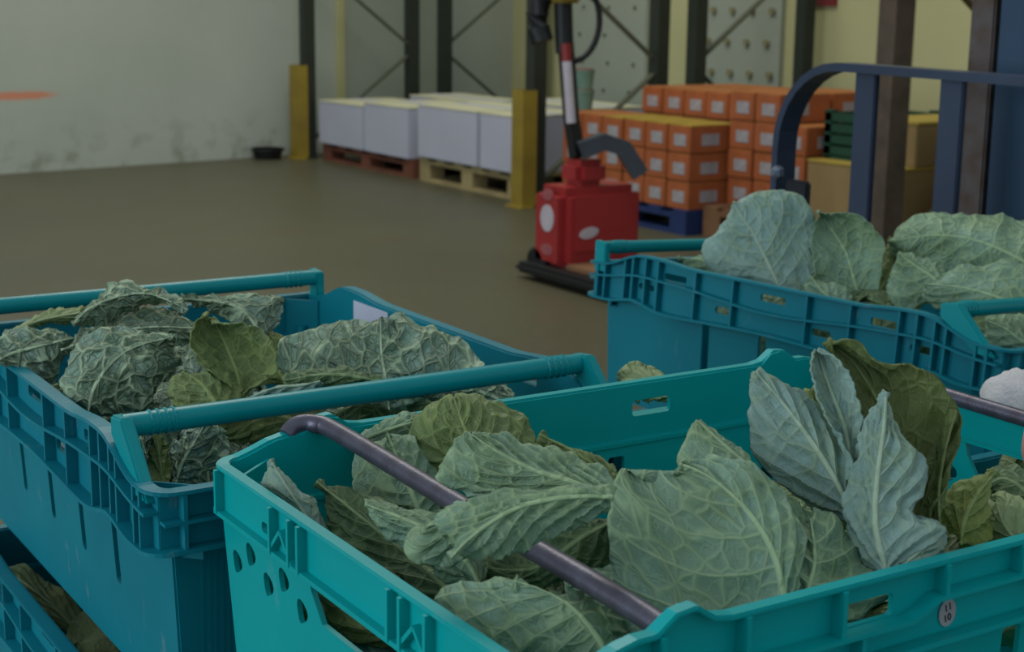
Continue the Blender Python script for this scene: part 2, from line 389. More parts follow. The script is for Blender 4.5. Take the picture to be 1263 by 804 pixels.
proto_a = make_carton(CX, CY, CZ, M['orangetop']); proto_b = make_carton(CX, CY, CZ, M['strap'])
first = {id(proto_a): True, id(proto_b): True}
def put_carton(x, y, z, proto, label):
    if first[id(proto)]: o = proto; first[id(proto)] = False
    else: o = copy_tree(proto)
    o.location = (x+rnd.uniform(-.003, .003), y+rnd.uniform(-.0008, .0008), z); o.rotation_euler = (0, 0, rnd.uniform(-.009, .009))
    tag(o, label, 'carton', 'orange vegetable cartons')
layer = ['bottom layer', 'second layer', 'third layer']
rows = ['at the end beside the brown pallet', 'second from the brown pallet', 'third from the brown pallet', 'third from the mint tubs', 'second from the mint tubs', 'at the end beside the mint tubs']
cols = ['facing the aisle', 'behind the aisle row', 'furthest from the aisle']
for lay in range(3):
    for c in range(3):
        for r in range(5 if c else 6):
            if lay == 2 and c > 0: continue
            put_carton(4.60+c*.31, 5.59+r*.175, .115+lay*.131, proto_b if lay == 2 and r < 4 else proto_a, 'orange carton, %s, %s, %s' % (layer[lay], rows[r], cols[c]))
for r in range(5):
    for c in range(2):
        put_carton(4.95+c*.32, 5.58+r*.17, .115+2*.131, proto_a, 'orange carton below raised row, %s, %s' % (rows[r], ('by yellow lids', 'at back')[c]))
        put_carton(4.95+c*.32, 5.58+r*.17, .115+3*.131, proto_a, 'orange carton in raised top row, %s, %s' % (rows[r], ('by yellow lids', 'at back')[c]))
rw = ['next to the green crate', 'in the middle', 'next to the blue pallet']; ly = ['lowest layer', 'second layer', 'third layer', 'top layer']
for lay in range(4):
    for r in range(3):
        for c in range(2):
            if lay == 3 and r < 1: continue
            put_carton(4.80+c*.31, 5.045+r*.175, .14+lay*.131, proto_a, 'orange carton on brown pallet, %s, %s, %s' % (ly[lay], rw[r], ('facing the aisle', 'at the back')[c]))

# ------------------------------------------------------------------ other store goods
M['cardboard'] = plain('cardboard_brown', srgb(.56, .47, .31), .75, 0, .08, 5)
M['cardtop'] = plain('cardboard_yellow_top', srgb(.66, .57, .24), .7, 0, .08, 5)
M['cargreen'] = plain('crate_dark_green', srgb(.10, .27, .20), .55, 0, .1, 6)
M['mint'] = plain('tub_mint', srgb(.45, .58, .52), .5)
def cardboard(x0, x1, y0, y1, z0, z1, label):
    root = empty('cardboard_box', ((x0+x1)/2, (y0+y1)/2, z0)); a, b, h = (x1-x0)/2, (y1-y0)/2, z1-z0
    MB().box(-a, a, -b, b, 0, h-.01).build('body', M['cardboard'], root, bevel=.006)
    MB().box(-a, -.003, -b, b, h-.01, h).build('flap', M['cardtop'], root); MB().box(.003, a, -b, b, h-.01, h).build('flap', M['cardtop'], root)
    tag(root, label, 'cardboard box', 'cardboard boxes behind the forklift')
# green slatted crate on the boxes
def green_crate(loc, sx, sy, sz):
    root = empty('green_crate', loc); a, b = sx/2, sy/2; t = .012
    MB().box(-a, a, -b, b, 0, t).build('base', M['cargreen'], root)
    for k in range(4):
        z = .02+k*(sz-.02)/4; zz = z+(sz-.02)/4-.012
        for n_, bx in (('slat', (-a, -a+t, -b, b)), ('slat', (a-t, a, -b, b)), ('slat', (-a+t, a-t, -b, -b+t)), ('slat', (-a+t, a-t, b-t, b))):
            MB().box(*bx, z, zz).build(n_, M['cargreen'], root)
    for x in (-a+.02, a-.02):
        for y in (-b+.02, b-.02): MB().box(x-.02, x+.02, y-.02, y+.02, 0, sz).build('corner_post', M['cargreen'], root)
    tag(root, 'dark green slatted crate between orange cartons and cardboard boxes', 'crate')

# black tray near the wall
M['black'] = plain('black_plastic', srgb(.09, .10, .11), .5)
tr = empty('black_tray', (4.12, 9.57, 0), wall_ang)
vs_, fs = lathe([(.085, 0), (.105, .06), (.112, .064), (.112, .058)], 24); mesh_obj('bowl', vs_, fs, M['black'], tr)
vs_, fs = lathe([(.112, .064), (.112, .070), (.100, .070), (.100, .064)], 24); mesh_obj('rim', vs_, fs, M['black'], tr)
tag(tr, 'low black plastic tray on floor beside yellow post guard', 'tray')

# ------------------------------------------------------------------ red pallet truck
M['red'] = plain('truck_red', srgb(.64, .18, .19), .4, 0, .08, 4)
M['reddark'] = plain('truck_red_trim', srgb(.55, .14, .15), .45)
M['greyplastic'] = plain('grey_plastic', srgb(.27, .29, .33), .5)
M['decaldull'] = plain('decal_faded', srgb(.66, .36, .38), .5); M['decal'] = plain('decal_white', srgb(.80, .76, .80), .5)
def disc(name, c, ax, ra, rb, mat, parent, sk=0):
    """thin oval plate; ax: outward axis 'x' or 'y' (negative side)"""
    ring = []
    for k in range(20):
        a_, b_ = ra*math.cos(k*math.pi/10)+sk*math.sin(k*math.pi/10), rb*math.sin(k*math.pi/10)
        ring.append((c[0]-.002, c[1]+a_, c[2]+b_) if ax == 'x' else (c[0]+a_, c[1]-.002, c[2]+b_))
    off = (.004, 0, 0) if ax == 'x' else (0, .004, 0)
    return mesh_obj(name, ring+[(p[0]+off[0], p[1]+off[1], p[2]+off[2]) for p in ring], [tuple(range(20)), tuple(range(39, 19, -1))]+[(k, (k+1) % 20, 20+(k+1) % 20, 20+k) for k in range(20)], mat, parent)
def pallet_truck():
    # forks run towards the crates; the red drive housing stands at their far end
    root = empty('pallet_truck', (3.215, 4.72, 0))
    MB().box(0, .38, 0, .22, .045, .365).build('body', M['red'], root, smooth=True, bevel=.035)
    MB().box(.05, .35, -.008, .01, .12, .34).build('front_cover', M['red'], root, smooth=True, bevel=.006)
    MB().box(.09, .23, .03, .17, .365, .465).build('drive_cap', M['red'], root, smooth=True, bevel=.025)
    for z, a_, b_ in ((.245, .045, .052), (.125, .04, .022), (.335, .035, .022)):
        disc('round_decal', (0, .105, z), 'x', a_, b_, M['decal' if z == .245 else 'decaldull'], root)
    disc('maker_badge', (.115, -.009, .195), 'y', .042, .022, M['decal'], root, .012)
    MB().box(-.05, .42, -.95, .26, .02, .062).build('skid_frame', M['black'], root, smooth=True, bevel=.015)
    for x in (.07, .33):
        MB().box(x-.07, x+.07, -1.2, -.02, .064, .085).build('fork', M['woodbrown'], root, bevel=.005)
    v_, f_ = lathe([(.055, -.03), (.062, -.02), (.062, .02), (.055, .03)], 20)
    w_ = mesh_obj('wheel', [(z+.03, x+.19, y2+.063) for x, y2, z in v_], f_, M['black'], root)
    # tiller
    MB().sweep([(.13, .10, .47), (.125, .14, .62), (.12, .18, .90)], [(-.024, -.02), (.024, -.02), (.024, .02), (-.024, .02)]).build('tiller_arm', M['black'], root, smooth=True)
    MB().tube([(.105, .11, .60), (.10, .14, .83)], .019).build('label_sleeve', M['decal'], root, smooth=True)
    MB().tube([(.10, .14, .83), (.10, .148, .895)], .020).build('red_sleeve', M['reddark'], root, smooth=True)
    MB().tube([(.11, .17, .86), (.11, .18, .96), (.11, .19, 1.10)], .035).build('tiller_head', M['black'], root, smooth=True)
    MB().tube([(.05, .235, .90), (.04, .25, .95), (.04, .26, 1.00), (.05, .25, 1.06), (.08, .22, 1.10)], .045).build('grip_housing', M['black'], root, smooth=True)
    MB().tube([(.13+.11*math.sin(a), .15-.02*math.sin(a), .83+.30*(1-math.cos(a))/2) for a in [math.pi*k/16 for k in range(17)]], .012, 8, (0, 1, 0)).build('hand_loop', M['black'], root, smooth=True)
    MB().box(.06, .15, .12, .25, 1.045, 1.09).build('switch_panel', M['yellowpost'], root, bevel=.01)
    MB().sweep([(.12, .07, .50), (.20, .03, .535), (.27, .0, .51), (.33, -.03, .41)], [(-.04, -.032), (.04, -.032), (.04, .032), (-.04, .032)]).build('tow_arm', M['greyplastic'], root, smooth=True)
    tag(root, 'red electric pallet truck with black tiller standing in the aisle', 'pallet truck')
    return root
pallet_truck()
# mint tubs between guard and truck
tub_v, tub_f = lathe([(.045, 0), (.055, .085), (.058, .087), (.058, .1), (.045, .1)], 18)
for k in range(3):
    t_ = empty('mint_tub', (4.62, 6.614, .40+k*.104))
    mesh_obj('bowl', tub_v, tub_f, M['mint'], t_); v2, f2 = lathe([(.052, .1), (.052, .104), (.02, .104)], 18); mesh_obj('lid', v2, f2, M['reddark'], t_)
    tag(t_, ['mint green tub at the bottom of the small pile', 'mint green tub in the middle of the small pile', 'mint green tub on top of the small pile'][k], 'tub', 'mint tubs by the yellow guard')
tb = empty('cardboard_box', (4.64, 6.614, 0)); MB().box(-.1, .12, -.058, .060, 0, .39).build('body', M['cardboard'], tb, bevel=.005); MB().box(-.1, .12, -.058, .060, .39, .40).build('flap', M['cardtop'], tb)
tag(tb, 'small brown cardboard box under the mint green tubs', 'cardboard box')
green_crate((4.93, 4.79, .40), .42, .28, .21)
cardboard(4.62, 5.25, 4.30, 4.62, .42, .60, 'brown cardboard box stacked on another, beside dark green crate')
cardboard(4.50, 5.3, 4.30, 4.62, 0, .42, 'brown cardboard box on floor below another cardboard box')
cardboard(4.60, 5.25, 4.62+.01, 4.93-.03, 0, .40, 'brown cardboard box on floor under the dark green crate') if False else None
gb = empty('cardboard_box', (4.93, 4.80, .14)); MB().box(-.30, .28, -.13, .13, 0, .25).build('body', M['cardboard'], gb, bevel=.006); MB().box(-.30, .28, -.13, .13, .25, .26).build('flap', M['cardtop'], gb)
tag(gb, 'yellow-topped cardboard box under the dark green crate', 'cardboard box')
cardboard(4.62, 5.2, 3.75, 4.10, 0, .42, 'yellow-topped cardboard box beside the rusty rack post')
cardboard(4.66, 5.2, 3.75, 4.10, .42, .60, 'cardboard box on top beside the rusty rack post')

# ------------------------------------------------------------------ blue forklift with load backrest
M['fork'] = plain('forklift_blue_paint', srgb(.23, .28, .37), .42, .15, .1, 7)
M['forkdark'] = plain('forklift_channel_dark', srgb(.10, .12, .16), .5)
M['mast'] = plain('forklift_mast_blue', srgb(.20, .31, .42), .45, .1, .1, 6)
M['rail'] = plain('forklift_worn_rail', srgb(.40, .38, .39), .6, .3, .2, 25, 0, srgb(.34, .28, .24))
M['bolt'] = plain('bolt_steel', srgb(.50, .54, .62), .4, .6)
def forklift():
    BX = 1.85
    root = empty('forklift', (2.1, 1.5, 0)); o = (2.1, 1.5, 0)
    def L(p): return (p[0]-o[0], p[1]-o[1], p[2]-o[2])
    path = [(BX, 2.03, .40), (BX, 2.03, .80)]
    for k in range(1, 9):
        a = math.pi/2*k/8; path.append((BX, 1.89+.14*math.cos(a), .805+.145*math.sin(a)))
    path += [(BX, 1.5, .945), (BX, 1.0, .935)]
    MB().sweep([L(p) for p in path], [(-.024, -.006), (.024, -.006), (.024, .006), (-.024, .006)], (0, 1, 0.001)).build('backrest_frame', M['fork'], root, bevel=.002) if False else None
    mb = MB()   # flat bar: 48 mm deep in x, 12 mm thick in the plane of the frame
    P = [Vector(L(p)) for p in path]; vsx = []; n = len(P)
    for i in range(n):
        t = (P[min(i+1, n-1)]-P[max(i-1, 0)]).normalized(); nn = t.cross(Vector((1, 0, 0))).normalized()
        for a, b in ((-.022, -.007), (.022, -.007), (.022, .007), (-.022, .007)): vsx.append(P[i]+Vector((1, 0, 0))*a+nn*b)
    fs = [(i*4+k, i*4+(k+1) % 4, (i+1)*4+(k+1) % 4, (i+1)*4+k) for i in range(n-1) for k in range(4)]+[(3, 2, 1, 0), tuple(range(n*4-4, n*4))]
    mb.add(vsx, fs).build('backrest_frame', M['fork'], root)
    for y in (1.838, 1.655, 1.40, 1.15):
        MB().box(BX-.006-2.1, BX+.006-2.1, y-.023-1.5, y+.023-1.5, .42, .944).build('backrest_bar', M['fork'], root, bevel=.002)
    MB().box(BX-2.1-.01, BX-2.1+.01, 1.0-1.5, 2.03-1.5, .38, .44).build('carriage_bar', M['fork'], root, bevel=.003)
    pl = MB().box(BX-.03-2.1, BX-.018-2.1, 1.935-1.5, 1.992-1.5, .42, .755).build('bracket_plate', M['forkdark'], root, bevel=.004)
    v_, f_ = lathe([(.012, 0), (.012, .01), (.006, .016)], 6); b_ = mesh_obj('bolt', [(-z, y, x) for x, y, z in v_], f_, M['bolt'], pl); b_.location = (BX-.03-2.1, 2.005-1.5, .765)
    # mast: two channels, each with a worn inner rail
    for y0, s in ((1.752, -1), (1.02, 1)):
        a, b = sorted((y0, y0+s*.05)); MB().box(1.985-2.1, 2.03-2.1, a-1.5, b-1.5, .06, 2.05).build('mast_rail', M['rail'], root, bevel=.003)
        a, b = sorted((y0+s*.05, y0+s*.075)); MB().box(2.085-2.1, 2.11-2.1, a-1.5, b-1.5, .06, 2.1).build('mast_web', M['mast'], root)
        a, b = sorted((y0+s*.075, y0+s*.22)); MB().box(1.96-2.1, 2.12-2.1, a-1.5, b-1.5, .03, 2.1).build('mast_column', M['mast'], root, bevel=.01)
    MB().box(1.98-2.1, 2.1-2.1, 1.25-1.5, 1.5-1.5, 2.0, 2.1).build('mast_crosshead', M['mast'], root, bevel=.005)
    for y in (1.22, 1.56): MB().box(1.15-2.1, 1.86-2.1, y-.05-1.5, y+.05-1.5, .002, .03).build('fork', M['forkdark'], root, bevel=.005); MB().box(1.83-2.1, 1.86-2.1, y-.05-1.5, y+.05-1.5, .03, .42).build('fork_shank', M['forkdark'], root)
    MB().box(2.14-2.1, 2.9-2.1, 1.0-1.5, 1.6-1.5, .06, .8).build('chassis', M['mast'], root, smooth=True, bevel=.04)
    for y in (1.05, 1.62):
        v_, f_ = lathe([(.09, -.04), (.1, -.03), (.1, .03), (.09, .04)], 20); w_ = mesh_obj('wheel', [(x, z, y2) for x, y2, z in v_], f_, M['black'], root); w_.location = (2.35-2.1, y-1.5, .1)
    tag(root, 'blue forklift with curved load backrest and worn mast', 'forklift')
forklift()

# ------------------------------------------------------------------ vegetable crates
def sm(a, b, x): t = min(1, max(0, (x-a)/(b-a))); return t*t*(3-2*t)
HC = .205
def frame_long(sgn, y0, slope=0): return Matrix(((1, 0, 0, 0), (0, slope*sgn, -sgn, sgn*y0), (0, 1, 0, 0), (0, 0, 0, 1)))
def frame_end(sgn, x0, slope=0): return Matrix(((0, slope*sgn, sgn, sgn*x0), (1, 0, 0, 0), (0, 1, 0, 0), (0, 0, 0, 1)))
def loop_path(L, Wd, r, zl, ze, inset=0):
    hl, hw = L/2-inset, Wd/2-inset; out = []; N = 48
    def seg(a, b, f):
        for k in range(N): t = a+(b-a)*k/(N-1); out.append(f(t))
    def arc(cx, cy, a0, za, zb):
        for k in range(1, 6):
            t = math.radians(a0+90*k/6); out.append((cx+r*math.cos(t), cy+r*math.sin(t), za+(zb-za)*k/6))
    seg(-hl+r, hl-r, lambda s: (s, -hw, zl(s))); arc(hl-r, -hw+r, 270, zl(hl-r), ze(-hw+r))
    seg(-hw+r, hw-r, lambda t: (hl, t, ze(t))); arc(hl-r, hw-r, 0, ze(hw-r), zl(hl-r))
    seg(hl-r, -hl+r, lambda s: (s, hw, zl(s))); arc(-hl+r, hw-r, 90, zl(-hl+r), ze(hw-r))
    seg(hw-r, -hw+r, lambda t: (-hl, t, ze(t))); arc(-hl+r, -hw+r, 180, ze(-hw+r), zl(-hl+r))
    return out
def teardrop(cx, cy, a, l, w):
    pts = []
    for k in range(14):
        t = 2*math.pi*k/14; x = l*math.cos(t); y = w*math.sin(t)*(1+.55*math.cos(t)); pts.append((cx+x*math.cos(a)-y*math.sin(a), cy+x*math.sin(a)+y*math.cos(a)))
    return pts

def make_crate(kind, L, Wd, mat, name):
    root = empty(name); T = .0035
    hl, hw = L/2, Wd/2
    if kind == 1:
        def zt(s):
            a = abs(s)/hl; return HC-.017+.021*(1-sm(.66, .90, a))-.005*(1-sm(.38, .60, a))
        def zl(s):
            a = abs(s)/hl; return HC-.064+.010*math.exp(-((a-.70)/.10)**2)+.003*math.cos(a*5.2)
        def zm(s):
            a = abs(s)/hl; return HC-.030-.005*math.cos(a*6)+.004*math.exp(-((a-.70)/.12)**2)
        def et(t): return HC-.019
        def el(t): return HC-.062
    else:
        def zt(s):
            a = abs(s)/hl; return HC-.012*sm(.80, .95, a)+.010*math.exp(-(((a-.70)/.045)**4))
        def zl(s):
            a = abs(s)/hl; return HC-.046
        def zm(s):
            a = abs(s)/hl; return HC-.019-.009*sm(.12, .19, a)+.006*sm(.55, .65, a)
        def et(t): return HC-.012
        def el(t): return HC-.043
    bo = .013; be = .013 if kind == 1 else .009      # rim overhang on sides and ends
    si, ei = (.026, .026) if kind == 1 else (.016, .011)   # inset of the walls
    tp = .008
    # base with drain slots
    holes = [rrect(x-.05, x+.05, y-.006, y+.006, .005) for x in (-.2, -.07, .07, .2) for y in (-.12, -.04, .04, .12)]
    me = plate(rrect(-hl+ei+tp+.001, hl-ei-tp-.001, -hw+si+tp+.001, hw-si-tp-.001, .02), holes, .004)
    MB().mesh(me, Matrix.Translation((0, 0, .003))).build('base', mat, root)
    # long sides
    for sgn in (-1, 1):
        mb = MB(); ztop = HC-.060
        hs = []
        if kind == 1:
            for s in (.114, .022, -.068, -.158):
                hs.append(rrect(s-.006, s+.006, HC-.140, HC-.068, .005))
        else:
            for s in (-.20, -.12, -.04, .04, .12, .20): hs.append(rrect(s-.008, s+.008, HC-.105, HC-.056, .003))
        mb.mesh(plate([(-hl+ei+tp, 0), (hl-ei-tp, 0), (hl-ei, zl(0)+.002), (-hl+ei, zl(0)+.002)], hs, T), frame_long(sgn, hw-si-tp, tp/.15))
        N = 60; ss = [-hl+.012+(L-.024)*k/N for k in range(N+1)]
        outer = [(s, zl(s)-.001) for s in ss]+[(s, zt(s)) for s in reversed(ss)]
        hs = []
        if kind == 1:
            for s in (-.16, .0, .16): hs.append(rrect(s-.019, s+.019, HC-.022, HC-.013, .003))
            for s in (-.21, -.075, .075, .21): hs.append(rrect(s-.014, s+.014, zm(s)-.019, zm(s)-.010, .004))
        else:
            for s in (-.083, .076): hs.append(rrect(s-.019, s+.019, HC-.026, HC-.013, .003))
        mb.mesh(plate(outer, hs, T), frame_long(sgn, hw-bo))
        # ledge between wall and band
        mb.box(-hl+.012, hl-.012, *sorted((sgn*(hw-si-.003), sgn*(hw-bo))), zl(0)-.002, zl(0)+.001)
        mb.build('side_wall', mat, root)
        if kind == 1: ribs = [-.285, -.272, -.236, -.222, -.20, -.178, -.115, -.055, .055, .115, .178, .20, .222, .236, .272, .285]
        else: ribs = [-.285, -.262, -.235, -.18, -.112, -.032, .032, .112, .18, .235, .262, .285]
        for q, s in enumerate(ribs):
            s *= L/.62
            if kind == 2 and .005 < abs(s) < .22:
                MB().box(s-.0015, s+.0015, *sorted((sgn*(hw-bo), sgn*(hw-.002))), zm(s), zt(s)-.001).build('rib', mat, root)
                s2 = s+(.062 if s > 0 else -.062)
                if abs(s2) < .25: MB().box(s2-.0015, s2+.0015, *sorted((sgn*(hw-bo), sgn*(hw-.002))), zl(s2), zm(s2)).build('rib', mat, root)
                continue
            MB().box(s-.0015, s+.0015, *sorted((sgn*(hw-bo), sgn*(hw-.002))), zl(s), zt(s)-.001).build('rib', mat, root)
        rb = MB(); P = [(s, sgn*(hw-.0065), zm(s)) for s in ss]; rb.sweep(P, [(-.006, -.0013), (.006, -.0013), (.006, .0013), (-.006, .0013)])
        rb.build('mid_rail', mat, root)
    # ends
    for sgn in (-1, 1):
        mb = MB(); hs = []
        if kind == 2:
            for t_ in (-1, 1):
                for dy, z in ((.176, .129), (.151, .142), (.124, .130), (.098, .142), (.072, .130)):
                    hs.append(teardrop(t_*dy, z, math.radians(90+t_*25), .0085, .0072))
            hs.append([(-.058, HC-.0445), (.058, HC-.0445), (.055, HC-.055), (.042, HC-.072), (-.042, HC-.072), (-.055, HC-.055)])
        else:
            hs.append(rrect(-.05, .05, HC-.105, HC-.080, .01))
        mb.mesh(plate([(-hw+si+tp, 0), (hw-si-tp, 0), (hw-si, el(0)+.002), (-hw+si, el(0)+.002)], hs, T), frame_end(sgn, hl-ei-tp, tp/.15))
        mb.mesh(plate([(-hw+.012, el(0)-.001), (hw-.012, el(0)-.001), (hw-.012, et(0)), (-hw+.012, et(0))], [rrect(-.125, -.110, HC-.037, HC-.030, .003), rrect(.110, .125, HC-.037, HC-.030, .003)] if kind == 2 else [], T), frame_end(sgn, hl-be))
        mb.box(*sorted((sgn*(hl-ei-.003), sgn*(hl-be))), -hw+.012, hw-.012, el(0)-.002, el(0)+.001)
        mb.build('end_wall', mat, root)
        ts = (-.185, -.15, -.08, .08, .15, .185) if kind == 1 else (-.190, -.100, -.072, -.058, .058, .072, .100, .190)
        for t in ts:
            MB().box(*sorted((sgn*(hl-be), sgn*(hl-.001))), t-.0015, t+.0015, el(t), et(t)-.001).build('rib', mat, root)
        if kind == 2:
            for t in (-.086, .086):
                for q in (-1, 1):
                    MB().sweep([(sgn*(hl-.0075), t, el(0)+.018), (sgn*(hl-.0075), t+q*.018, el(0))], [(-.0055, -.0013), (.0055, -.0013), (.0055, .0013), (-.0055, .0013)], (0, 0, 1)).build('rib', mat, root)
        else:
            MB().box(*sorted((sgn*(hl-be), sgn*(hl-.001))), -hw+.012, hw-.012, HC-.042, HC-.0395).build('mid_rail', mat, root)
    if kind == 1:
        for sgn in (-1, 1):
            g = MB()
            for k in range(66):
                t = -.165+k*.33/65
                if abs(t) < .06 : z1 = HC-.112
                else: z1 = HC-.068
                g.sweep([(sgn*(hl-ei-tp+.0022), t, .012), (sgn*(hl-ei-tp+.0022+tp*(z1-.012)/.15), t, z1)], [(-.0009, -.0008), (.0009, -.0008), (.0009, .0008), (-.0009, .0008)], (1, 0, 0))
            tag(g.build('grip_ribs', mat, root), kind='stuff')
    # corner posts inside
    for sx in (-1, 1):
        for sy in (-1, 1):
            mb = MB(); mb.tube([(sx*(hl-ei-tp-.005), sy*(hw-si-tp-.005), .002), (sx*(hl-ei-.005), sy*(hw-si-.005), HC-.05)], .0062, 12); mb.build('corner_post', mat, root, smooth=True)
            mb = MB(); c = [(sx*(hl-be-.001), sy*(hw-.044)), (sx*(hl-.044), sy*(hw-bo-.001))]; zz = et(0)-.001
            mb.add([(c[0][0], c[0][1], HC-.075), (c[1][0], c[1][1], HC-.075), (c[1][0], c[1][1], zz), (c[0][0], c[0][1], zz), (c[0][0]-sx*.003, c[0][1], HC-.075), (c[1][0], c[1][1]-sy*.003, HC-.075), (c[1][0], c[1][1]-sy*.003, zz), (c[0][0]-sx*.003, c[0][1], zz)],
                   [(0,1,2,3),(7,6,5,4),(0,4,5,1),(1,5,6,2),(2,6,7,3),(3,7,4,0)])
            mb.build('corner_web', mat, root)
    rw_ = .0065 if kind == 1 else .0046
    pr = [(-rw_, -.0016), (rw_, -.0016), (rw_, .0016), (-rw_, .0016)]
    r = .014
    MB().sweep(loop_path(L, Wd, r, zt, et, .0065 if kind == 1 else .0085), pr, closed=True).build('rim', mat, root, bevel=.0008)
    MB().sweep(loop_path(L, Wd, r, zl, el, .0065), pr, closed=True).build('lower_lip', mat, root)
    return root

def add_bars(root, L, Wd, mat):
    hl, hw = L/2, Wd/2
    for sg, inset, z in ((-1, .078, HC+.013), (1, .026, HC+.004)):
        x = sg*(hl-inset)
        b = MB().tube([(x, -hw+.010, z), (x, hw-.010, z)], .0088, 16).build('handle_bar', mat, root, smooth=True)
        xe = sg*(hl-.024)
        for sy in (-1, 1):
            y = sy*(hw-.009)
            MB().add([(x-sg*.010, y-.005, z+.007), (x+sg*.012, y-.005, z+.009), (xe+sg*.008, y-.005, HC-.028), (xe-sg*.014, y-.005, HC-.028), (x-sg*.010, y-.005, z-.008),
                      (x-sg*.010, y+.005, z+.007), (x+sg*.012, y+.005, z+.009), (xe+sg*.008, y+.005, HC-.028), (xe-sg*.014, y+.005, HC-.028), (x-sg*.010, y+.005, z-.008)],
                     [(0,1,2,3,4), (9,8,7,6,5), (0,5,6,1), (1,6,7,2), (2,7,8,3), (3,8,9,4), (4,9,5,0)]).build('bar_arm', mat, b, bevel=.0015)
            for k in range(4):
                yy = sy*(hw-.030-k*.006); v_, f_ = lathe([(.0088, -.0012), (.0098, -.0006), (.0098, .0006), (.0088, .0012)], 14)
                g = mesh_obj('grip_ring', [(x+a, yy+c, z+b2) for a, b2, c in v_], f_, mat, b)

LF, WF = .60, .425
LB, WB = .64, .425
def place(o, loc, rz, ry=0, label=None):
    o.location = loc; o.rotation_euler = (0, ry, rz)
    tag(o, label, 'crate', 'vegetable crates'); return o
blue = make_crate(1, LB, WB, M['blue'], 'vegetable_crate'); add_bars(blue, LB, WB, M['bar'])
teal = make_crate(2, LF, WF, M['teal'], 'vegetable_crate')
R90 = math.pi/2
LCX, LCY, LZ = .5405, 1.300, .732-HC
FCX, FCY, FZ = .661, .7525, .752-HC
RCX, RCY, RZ = 1.440, 1.405, .706-HC
place(blue, (LCX, LCY, LZ), R90, 0, 'worn blue-teal crate of crinkled cabbages with two plastic handle bars, top of its stack')
rc = copy_tree(blue); place(rc, (RCX, RCY, RZ-.004), R90+math.radians(5), 0, 'blue-teal crate of cabbages in front of the forklift backrest')
rc.rotation_euler = (math.radians(0), 0, 0)
Mr = Matrix.Rotation(math.radians(4), 4, 'Y') @ Matrix.Rotation(R90+math.radians(6.5), 4, 'Z')
rc.rotation_euler = Mr.to_euler(); rc.scale = (1.05, 1, 1)
place(teal, (FCX, FCY, FZ), 0, 0, 'bright teal crate of loose-leaved cabbages with steel bail rods, top of its stack')
# steel bails of the teal crate
def bail(pts, parent, r=.0062):
    P = [Vector(p) for p in pts]; path = []
    for i in range(len(P)-1):
        for k in range(8):
            t = k/8; a = P[max(i-1, 0)]; b = P[i]; c = P[i+1]; d = P[min(i+2, len(P)-1)]
            path.append(.5*((2*b)+(c-a)*t+(2*a-5*b+4*c-d)*t*t+(3*b-a-3*c+d)*t**3))
    path.append(P[-1])
    return MB().tube(path, r, 14).build('bail_rod', M['steel'], parent, smooth=True)
def Fl(p): return (p[0]-FCX, p[1]-FCY, p[2]-FZ)
bail([Fl(p) for p in ((.422, .957, .751), (.430, .958, .757), (.441, .950, .7585), (.447, .92, .757), (.4465, .75, .753), (.445, .600, .751), (.444, .552, .749))], teal, .0066)
bail([Fl(p) for p in ((.935, .955, .742), (.930, .93, .749), (.930, .82, .7465), (.930, .60, .744), (.930, .552, .742))], teal)
# sticker on the near side
stv, stf = lathe([(.0082, 0), (.0082, .0006)], 24)
st = mesh_obj('round_sticker', [(x*.82, -z, y) for x, y, z in stv], stf, plain('sticker_grey_white', srgb(.66, .68, .70), .6), teal); st.location = (.640-FCX, -WF/2+.0108, HC-.0335)
st['label'] = 'round grey-white sticker with small dark figures'
def text_mesh(body, size, mat, parent, M4):
    cu = bpy.data.curves.new('txt', 'FONT'); cu.body = body; cu.size = size; cu.align_x = 'CENTER'; cu.align_y = 'CENTER'; cu.extrude = .0002
    o = bpy.data.objects.new('txt', cu); COL.objects.link(o); me = bpy.data.meshes.new_from_object(o.evaluated_get(bpy.context.evaluated_depsgraph_get())); bpy.data.objects.remove(o)
    me.transform(M4); return link('printed_figures', me, mat, parent)
ink = plain('ink_dark', srgb(.16, .17, .2), .6)
for b_, z in (('11', .0031), ('10', -.0031)):
    text_mesh(b_, .0062, ink, st, Matrix.Translation((0, -.0008, z)) @ Matrix.Rotation(math.radians(90), 4, 'X') @ Matrix.Rotation(math.radians(12), 4, 'Z'))
# white paper label inside the back wall of the blue crate
M['paper'] = plain('paper_white', srgb(.82, .84, .93), .6)
wl_ = MB().box(.105, .185, -WB/2+.0155, -WB/2+.0165, HC-.055, HC-.004).build('paper_label', M['paper'], blue); wl_['label'] = 'white paper label inside the rim'

# crates lower in the stacks
def lower(src, loc, rz, label):
    o = copy_tree(src); place(o, loc, rz, 0, label); return o
low1 = lower(blue, (LCX, LCY, LZ-.222), R90, 'blue-teal crate with pale leaves showing, stacked under the crinkled cabbages')
for ch in list(low1.children):
    if ch.name.startswith('paper_label') or ch.name.startswith('handle_bar'):
        for g in list(ch.children): bpy.data.objects.remove(g)
        bpy.data.objects.remove(ch)
def bare(o):
    for ch in list(o.children):
        if ch.name.split('.')[0] in ('paper_label', 'handle_bar', 'round_sticker', 'bail_rod'):
            for g in list(ch.children): bpy.data.objects.remove(g)
            bpy.data.objects.remove(ch)
    return o
bare(lower(blue, (LCX, LCY, .10), R90, 'blue-teal crate at the bottom of the two-bar crate stack'))
bare(lower(teal, (FCX, FCY, FZ-.2235), 0, 'teal crate stacked directly under the bright teal crate'))
bare(lower(teal, (FCX, FCY, .10), 0, 'teal crate at the bottom of the teal stack'))
bare(lower(blue, (RCX+.02, RCY, .288), R90+math.radians(4.5), 'blue-teal crate stacked under the one before the forklift backrest'))
bare(lower(blue, (RCX+.02, RCY, .10), R90+math.radians(4.5), 'blue-teal crate lowest of the stack before the forklift backrest'))
sc_ = lower(blue, (1.225, .62, .655-HC), R90, 'blue-teal crate next to the teal crate, holding a white cut stump')
